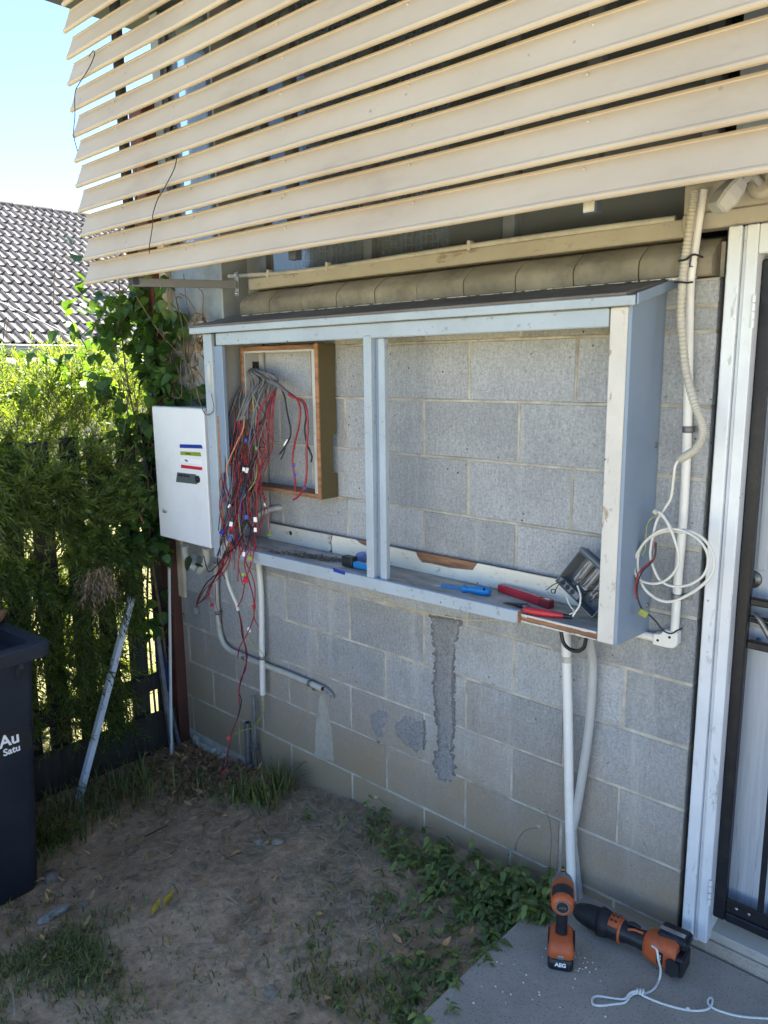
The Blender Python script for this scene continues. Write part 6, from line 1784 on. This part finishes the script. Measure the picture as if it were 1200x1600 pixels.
# tuft by the pipes
gt = thing('grass_tuft', 'green grass tuft growing from the soil near the galvanised pipe', 'grass', on((0.069, -0.227, -0.190)))
m = MB()
for cpx, n, hh, sp in ((on((0.061, -0.235, -0.190)), 90, .15, .055), (on((0.053, -0.111, -0.180)), 60, .17, .035), (on((-0.042, -0.256, -0.200)), 70, .10, .05)):
    for k in range(n):
        p = on((cpx.x + gr_.gauss(0, sp), min(-.03, cpx.y + gr_.gauss(0, sp * .7))))
        blade(m, p, hh * gr_.uniform(.45, 1.15), gr_.uniform(.005, .011), gr_.uniform(.15, .9), gr_.uniform(0, 6.28))
m.build('blades', M['grass'], gt, None, 'stuff')
# long grass round the bin and fence foot
m = MB()
for k in range(520):
    t = gr_.random()
    p = on((gr_.gauss(-.60, .12), -.35 - .75 * t + gr_.gauss(0, .05)))
    if p.x < -.86: continue
    blade(m, p, gr_.uniform(.04, .17), gr_.uniform(.004, .008), gr_.uniform(.2, 1.1), gr_.uniform(0, 6.28))
for k in range(160):
    q = (-0.456, -0.992, -0.250)
    p = on((q[0] + gr_.gauss(0, .05), q[1] + gr_.gauss(0, .10)))
    blade(m, p, gr_.uniform(.08, .24), gr_.uniform(.005, .009), gr_.uniform(.3, 1.1), gr_.uniform(-1.2, 1.2))
props(m.build('long_grass', M['grass'], None), 'long dark grass round the foot of the fence and the bin', 'grass', None, 'stuff')
# thin lawn at the near left and in the middle foreground
m = MB()
def lawn(c_, sx_, sy_, n, h0, h1, w0=.0025, w1=.005):
    for k in range(n):
        p = on((c_[0] + gr_.gauss(0, sx_), c_[1] + gr_.gauss(0, sy_)))
        if p.x > 1.40 or p.y > -.01: continue
        if fn(p.x, p.y, 5, 6) + .35 * fn(p.x, p.y, 2, 21) + gr_.gauss(0, .28) < .02: continue
        blade(m, p, gr_.uniform(h0, h1), gr_.uniform(w0, w1), gr_.uniform(.3, 1.3), gr_.uniform(0, 6.28))
lawn((0.342, -1.344, -0.220), .22, .16, 5200, .012, .045)
lawn((0.390, -1.177, -0.210), .10, .07, 900, .015, .05)
lawn((1.338, -0.716, -0.080), .12, .10, 900, .015, .05, .003, .007)
lawn((1.128, -0.817, -0.120), .12, .08, 600, .015, .045, .003, .007)
lawn((0.951, -0.529, -0.110), .14, .10, 420, .012, .05, .003, .007)
lawn((-0.404, -0.212, -0.230), .10, .07, 160, .02, .07, .003, .006)
lawn((0.607, -0.177, -0.100), .07, .05, 220, .02, .08, .004, .008)
props(m.build('thin_lawn', M['grass'], None), 'thin patchy lawn grass over the bare yard soil', 'grass', None, 'stuff')
# broad leaved weeds along the wall and the path edge
m = MB()
def weed(p, h, n, L):
    top_ = Vector((gr_.uniform(-.4, .4) * h, gr_.uniform(-.5, .2) * h, h))
    for k in range(n):
        t = (k + .6) / n
        c_ = p + top_ * t
        a_ = k * 2.2 + gr_.uniform(-.4, .4)
        ll = L * gr_.uniform(.4, 1.05)
        leaf_shape(m, Matrix.Translation(c_) @ Matrix.Rotation(a_, 4, 'Z') @ Matrix.Rotation(gr_.uniform(-.5, .55), 4, 'Y') @ Matrix.Rotation(gr_.uniform(-.4, .4), 4, 'X'), ll, ll * gr_.uniform(.38, .55), .3, -.35, n=4)
for c_, s_, n, h, L in (((1.291, -0.123, -0.060), .085, 70, .10, .050), ((1.397, -0.090, -0.050), .05, 30, .09, .05), ((1.179, -0.209, -0.080), .10, 60, .09, .046), ((1.027, -0.213, -0.090), .10, 46, .085, .046), ((0.826, -0.175, -0.100), .075, 34, .09, .042), ((1.347, -0.282, -0.070), .075, 46, .06, .045), ((1.301, -0.492, -0.080), .10, 30, .04, .032), ((1.415, -0.200, -0.060), .05, 26, .05, .05), ((1.309, -0.682, -0.080), .10, 34, .04, .034), ((0.864, 0.030, -0.090), .015, 3, .06, .04), ((0.604, -0.062, -0.100), .03, 8, .10, .04), ((1.138, -0.419, -0.100), .12, 26, .04, .03), ((0.340, -0.211, -0.140), .03, 5, .05, .03), ((-0.156, -0.278, -0.220), .06, 14, .05, .03)):
    k = 0
    n = int(n * .72)
    while k < n:
        q = (c_[0] + gr_.gauss(0, s_), c_[1] + gr_.gauss(0, s_ * .8))
        k += 1
        if q[1] > -.025 or q[0] > 1.47: continue
        p = on(q) if q[0] < 1.4 else Vector((q[0], q[1], -.03))
        weed(p, h * gr_.uniform(.4, 1.2), gr_.randint(5, 9), L)
props(m.build('ground_weeds', M['weed_leaf'], None), 'patch of broad leaved green weeds between the wall and the concrete path', 'weeds', None, 'stuff')
# weeds in flower
for pts, lab in (([(1.184, 0.066, -0.060), (1.263, -0.060, 0.078), (1.292, -0.060, 0.140), (1.330, -0.060, 0.170), (1.349, -0.060, 0.181)], 'shorter white flowered weed stalk by the wall'), ([(1.364, -0.010, -0.050), (1.393, -0.050, 0.083), (1.392, -0.050, 0.178), (1.379, -0.050, 0.231), (1.359, -0.050, 0.242)], 'tall white flowered weed stalk by the white conduit'), ([(0.860, -0.084, -0.090), (0.801, -0.090, -0.031), (0.708, -0.090, -0.015), (0.657, -0.090, 0.014), (0.622, -0.090, 0.014)], 'white flowered weed stalk at the far end of the weed patch')):
    ft_ = thing('flowering_weed', lab, 'weed', pts[0])
    MB().tube(pts, .0012, 5).build('stalk', M['grass'], ft_)
    tip_ = Vector(pts[-1])
    for k in range(5):
        pm_ = MB()
        leaf_shape(pm_, Matrix.Translation(tip_) @ Matrix.Rotation(k * 1.256, 4, 'Z') @ Matrix.Rotation(-.4, 4, 'Y'), .011, .007, .2, 0, n=3)
        pm_.build('petal', M['petal'], ft_)
# leaf litter, straw, crumbs
m = MB()
for k in range(2600):
    p = on((gr_.gauss(-.52, .24), -abs(gr_.gauss(.10, .22)) - .02)) if k < 1700 else on((gr_.uniform(-.85, 1.3), gr_.uniform(-1.4, -.05)))
    if p.x < -.86 or p.x > 1.38: continue
    if k >= 1700 and fn(p.x, p.y, 4, 3.5) < .02: continue
    L = gr_.uniform(.015, .048)
    leaf_shape(m, Matrix.Translation(p + Vector((0, 0, .006 + gr_.uniform(0, .012)))) @ Matrix.Rotation(gr_.uniform(0, 6.28), 4, 'Z') @ Matrix.Rotation(gr_.uniform(-.5, .3), 4, 'Y') @ Matrix.Rotation(gr_.uniform(-.7, .7), 4, 'X'), L, L * gr_.uniform(.25, .5), gr_.uniform(-.5, .8), gr_.uniform(-.5, .5), n=3)
props(m.build('leaf_litter', M['dry_leaf'], None), 'scatter of dry brown leaves on the soil by the corner post', 'leaf litter', None, 'stuff')
m = MB()
for k in range(5200):
    if k < 3000:
        p = on((gr_.gauss(.75, .42), gr_.gauss(-.42, .34)))
    elif k < 3900:
        p = on((gr_.gauss(.45, .25), -abs(gr_.gauss(.05, .12)) - .01))
    else:
        p = on((gr_.uniform(-.8, 1.38), gr_.uniform(-1.6, -.02)))
    if p.x > 1.39 or p.x < -.86 or p.y > -.008: continue
    if fn(p.x, p.y, 2, 5) < -.05 and k < 3000: continue
    L = gr_.uniform(.012, .07) * (1 if gr_.random() < .85 else 1.8)
    a_ = gr_.uniform(0, 6.28)
    d = Vector((math.cos(a_), math.sin(a_), gr_.uniform(-.08, .22)))
    w_ = Vector((-d.y, d.x, gr_.uniform(-.4, .4))).normalized() * gr_.uniform(.0008, .0022)
    c_ = p + Vector((0, 0, .004))
    bnd = Vector((-d.y, d.x, 0)) * gr_.uniform(-.2, .2) * L
    m.add([c_ - w_, c_ + w_, c_ + d * L * .5 + bnd + w_, c_ + d * L * .5 + bnd - w_, c_ + d * L + w_ * .4, c_ + d * L - w_ * .4], [(0, 1, 2, 3), (3, 2, 4, 5)])
props(m.build('dry_straw', M['straw'], None), 'scattered dry straw and grass clippings over the bare soil', 'straw', None, 'stuff')
def rock(mb, c_, r_, rnd, squash=.6):
    bm = bmesh.new()
    bmesh.ops.create_icosphere(bm, subdivisions=2 if r_ > .012 else 1, radius=1)
    o = rnd.uniform(0, 99)
    for v in bm.verts:
        n_ = 1 + .38 * fn(v.co.x + o, v.co.y, v.co.z, 1.3) + .2 * fn(v.co.x, v.co.y + o, v.co.z, 3)
        v.co = Vector((v.co.x * r_ * n_ * 1.2, v.co.y * r_ * n_, v.co.z * r_ * n_ * squash)) + Vector(c_)
    mb.bm(bm, 0, False)
m = MB()
for k in range(2000):
    p = on((gr_.uniform(-.85, 1.38), gr_.uniform(-1.9, -.02)))
    rock(m, p + Vector((0, 0, .001)), gr_.uniform(.0012, .0046) * (1 if gr_.random() < .93 else 1.9), gr_)
props(m.build('soil_crumbs', M['stone'], None), 'small crumbs of stone and soil over the yard', 'gravel', None, 'stuff')
m = MB()
for k in range(700):
    p = on((gr_.uniform(-.85, 1.38), gr_.uniform(-1.9, -.02)))
    if fn(p.x, p.y, 8, 4) < -.05: continue
    rock(m, p + Vector((0, 0, .0005)), gr_.uniform(.003, .008), gr_, .5)
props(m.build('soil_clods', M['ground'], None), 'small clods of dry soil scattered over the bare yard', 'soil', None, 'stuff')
m = MB()
for k in range(60):
    q = (1.621, -0.283, -0.030) if k < 34 else (1.638, -0.459, -0.030)
    rock(m, (q[0] + gr_.gauss(0, .045 if k < 34 else .16), q[1] + gr_.gauss(0, .03 if k < 34 else .12), -.0285), gr_.uniform(.0009, .0028), gr_)
props(m.build('plaster_crumbs', M['tape_white'], None), 'tiny white plaster crumbs on the concrete path beside the driver', 'crumbs', None, 'stuff')
for (p, r_, lab) in (((-0.200, -1.054, -0.240), .036, 'largest rounded stone beside the foot of the bin'), ((0.316, -0.447, -0.170), .021, 'grey angular stone in front of the grass tuft, the left of two'), ((0.392, -0.411, -0.160), .023, 'grey angular stone in front of the grass tuft, the right of two'), ((0.015, -0.939, -0.220), .016, 'small pale stone on the bare soil left of the brown leaf'), ((0.102, -1.066, -0.220), .017, 'flat grey stone near the pale bark piece'), ((0.977, -0.925, -0.150), .020, 'pale stone in the straw at the bottom of the yard'), ((0.512, -0.698, -0.170), .011, 'small buried stone in the middle of the bare soil'), ((0.442, -1.236, -0.210), .014, 'small bluish stone in the thin lawn')):
    m = MB()
    q = on(p)
    rock(m, q + Vector((0, 0, r_ * .25)), r_, gr_)
    props(m.build('stone', M['stone'], None), lab, 'stone', 'loose stones in the yard')
bk = MB()
b0 = on((0.072, -1.222, -0.220)); b1 = on((0.062, -1.106, -0.220))
bmk = bmesh.new()
bmesh.ops.create_icosphere(bmk, subdivisions=3, radius=1)
for v in bmk.verts:
    q = v.co
    k = 1 + .30 * fn(q.x * .6, q.y * 2.2, q.z * 2.2, 1.4) + .10 * fn(q.x, q.y, q.z, 6)
    v.co = Vector((math.copysign(abs(q.x) ** .7, q.x) * (b1 - b0).length * .52, q.y * .020 * k, q.z * .013 * k))
bmk.transform(frame_mat(b0.lerp(b1, .5) + Vector((0, 0, .010)), (0, 0, 1), b1 - b0))
bk.bm(bmk)
props(bk.build('bark_piece', simple('pale_bark', (0.27, 0.25, 0.22), 0.9, var=0.35, scale=60, bmp=.6), None), 'pale chunk of weathered wood on the soil at the lower left', 'wood')
yl = thing('yellow_leaf', 'curled yellow leaf lying on the bare soil', 'leaf', on((0.362, -0.912, -0.200)))
for pa_, pb_2, wd in (((0.398, -0.971, -0.195), (0.353, -0.911, -0.195), .020), ((0.382, -0.919, -0.195), (0.350, -0.852, -0.195), .022)):
    a_, b_ = on(pa_), on(pb_2)
    d = b_ - a_
    lm_ = MB()
    leaf_shape(lm_, frame_mat(a_ + Vector((0, 0, .010)), (0, 0, 1), d), d.length, wd, .7, .15)
    lm_.build('leaf_half', M['yellow_leaf'], yl)
bl_ = MB()
a_, b_ = on((0.083, -0.896, -0.210)), on((0.114, -0.839, -0.210))
leaf_shape(bl_, frame_mat(a_ + Vector((0, 0, .008)), (0, .2, 1), b_ - a_), (b_ - a_).length * 1.1, .03, .3, .1)
props(bl_.build('brown_leaf', M['dry_leaf'], None), 'single broad dry brown leaf on the bare soil', 'leaf')
for pts, r_, mt, lab in (([(-0.155, -0.679, -0.220), (-0.144, -0.578, -0.220)], .0022, 'ink', 'short black twig on the soil below the litter'), ([(0.078, -0.536, -0.200), (0.097, -0.460, -0.200), (0.116, -0.346, -0.200)], .0022, 'straw', 'long pale straw stalk on the soil below the grass tuft'), ([(0.779, -1.071, -0.190), (0.809, -1.009, -0.190)], .002, 'straw', 'pale straw stalk near the bottom edge of the yard')):
    q = [on(p) + Vector((0, 0, .006)) for p in pts]
    props(MB().tube(q, r_, 5).build('stalk', M[mt], None), lab, 'twig')
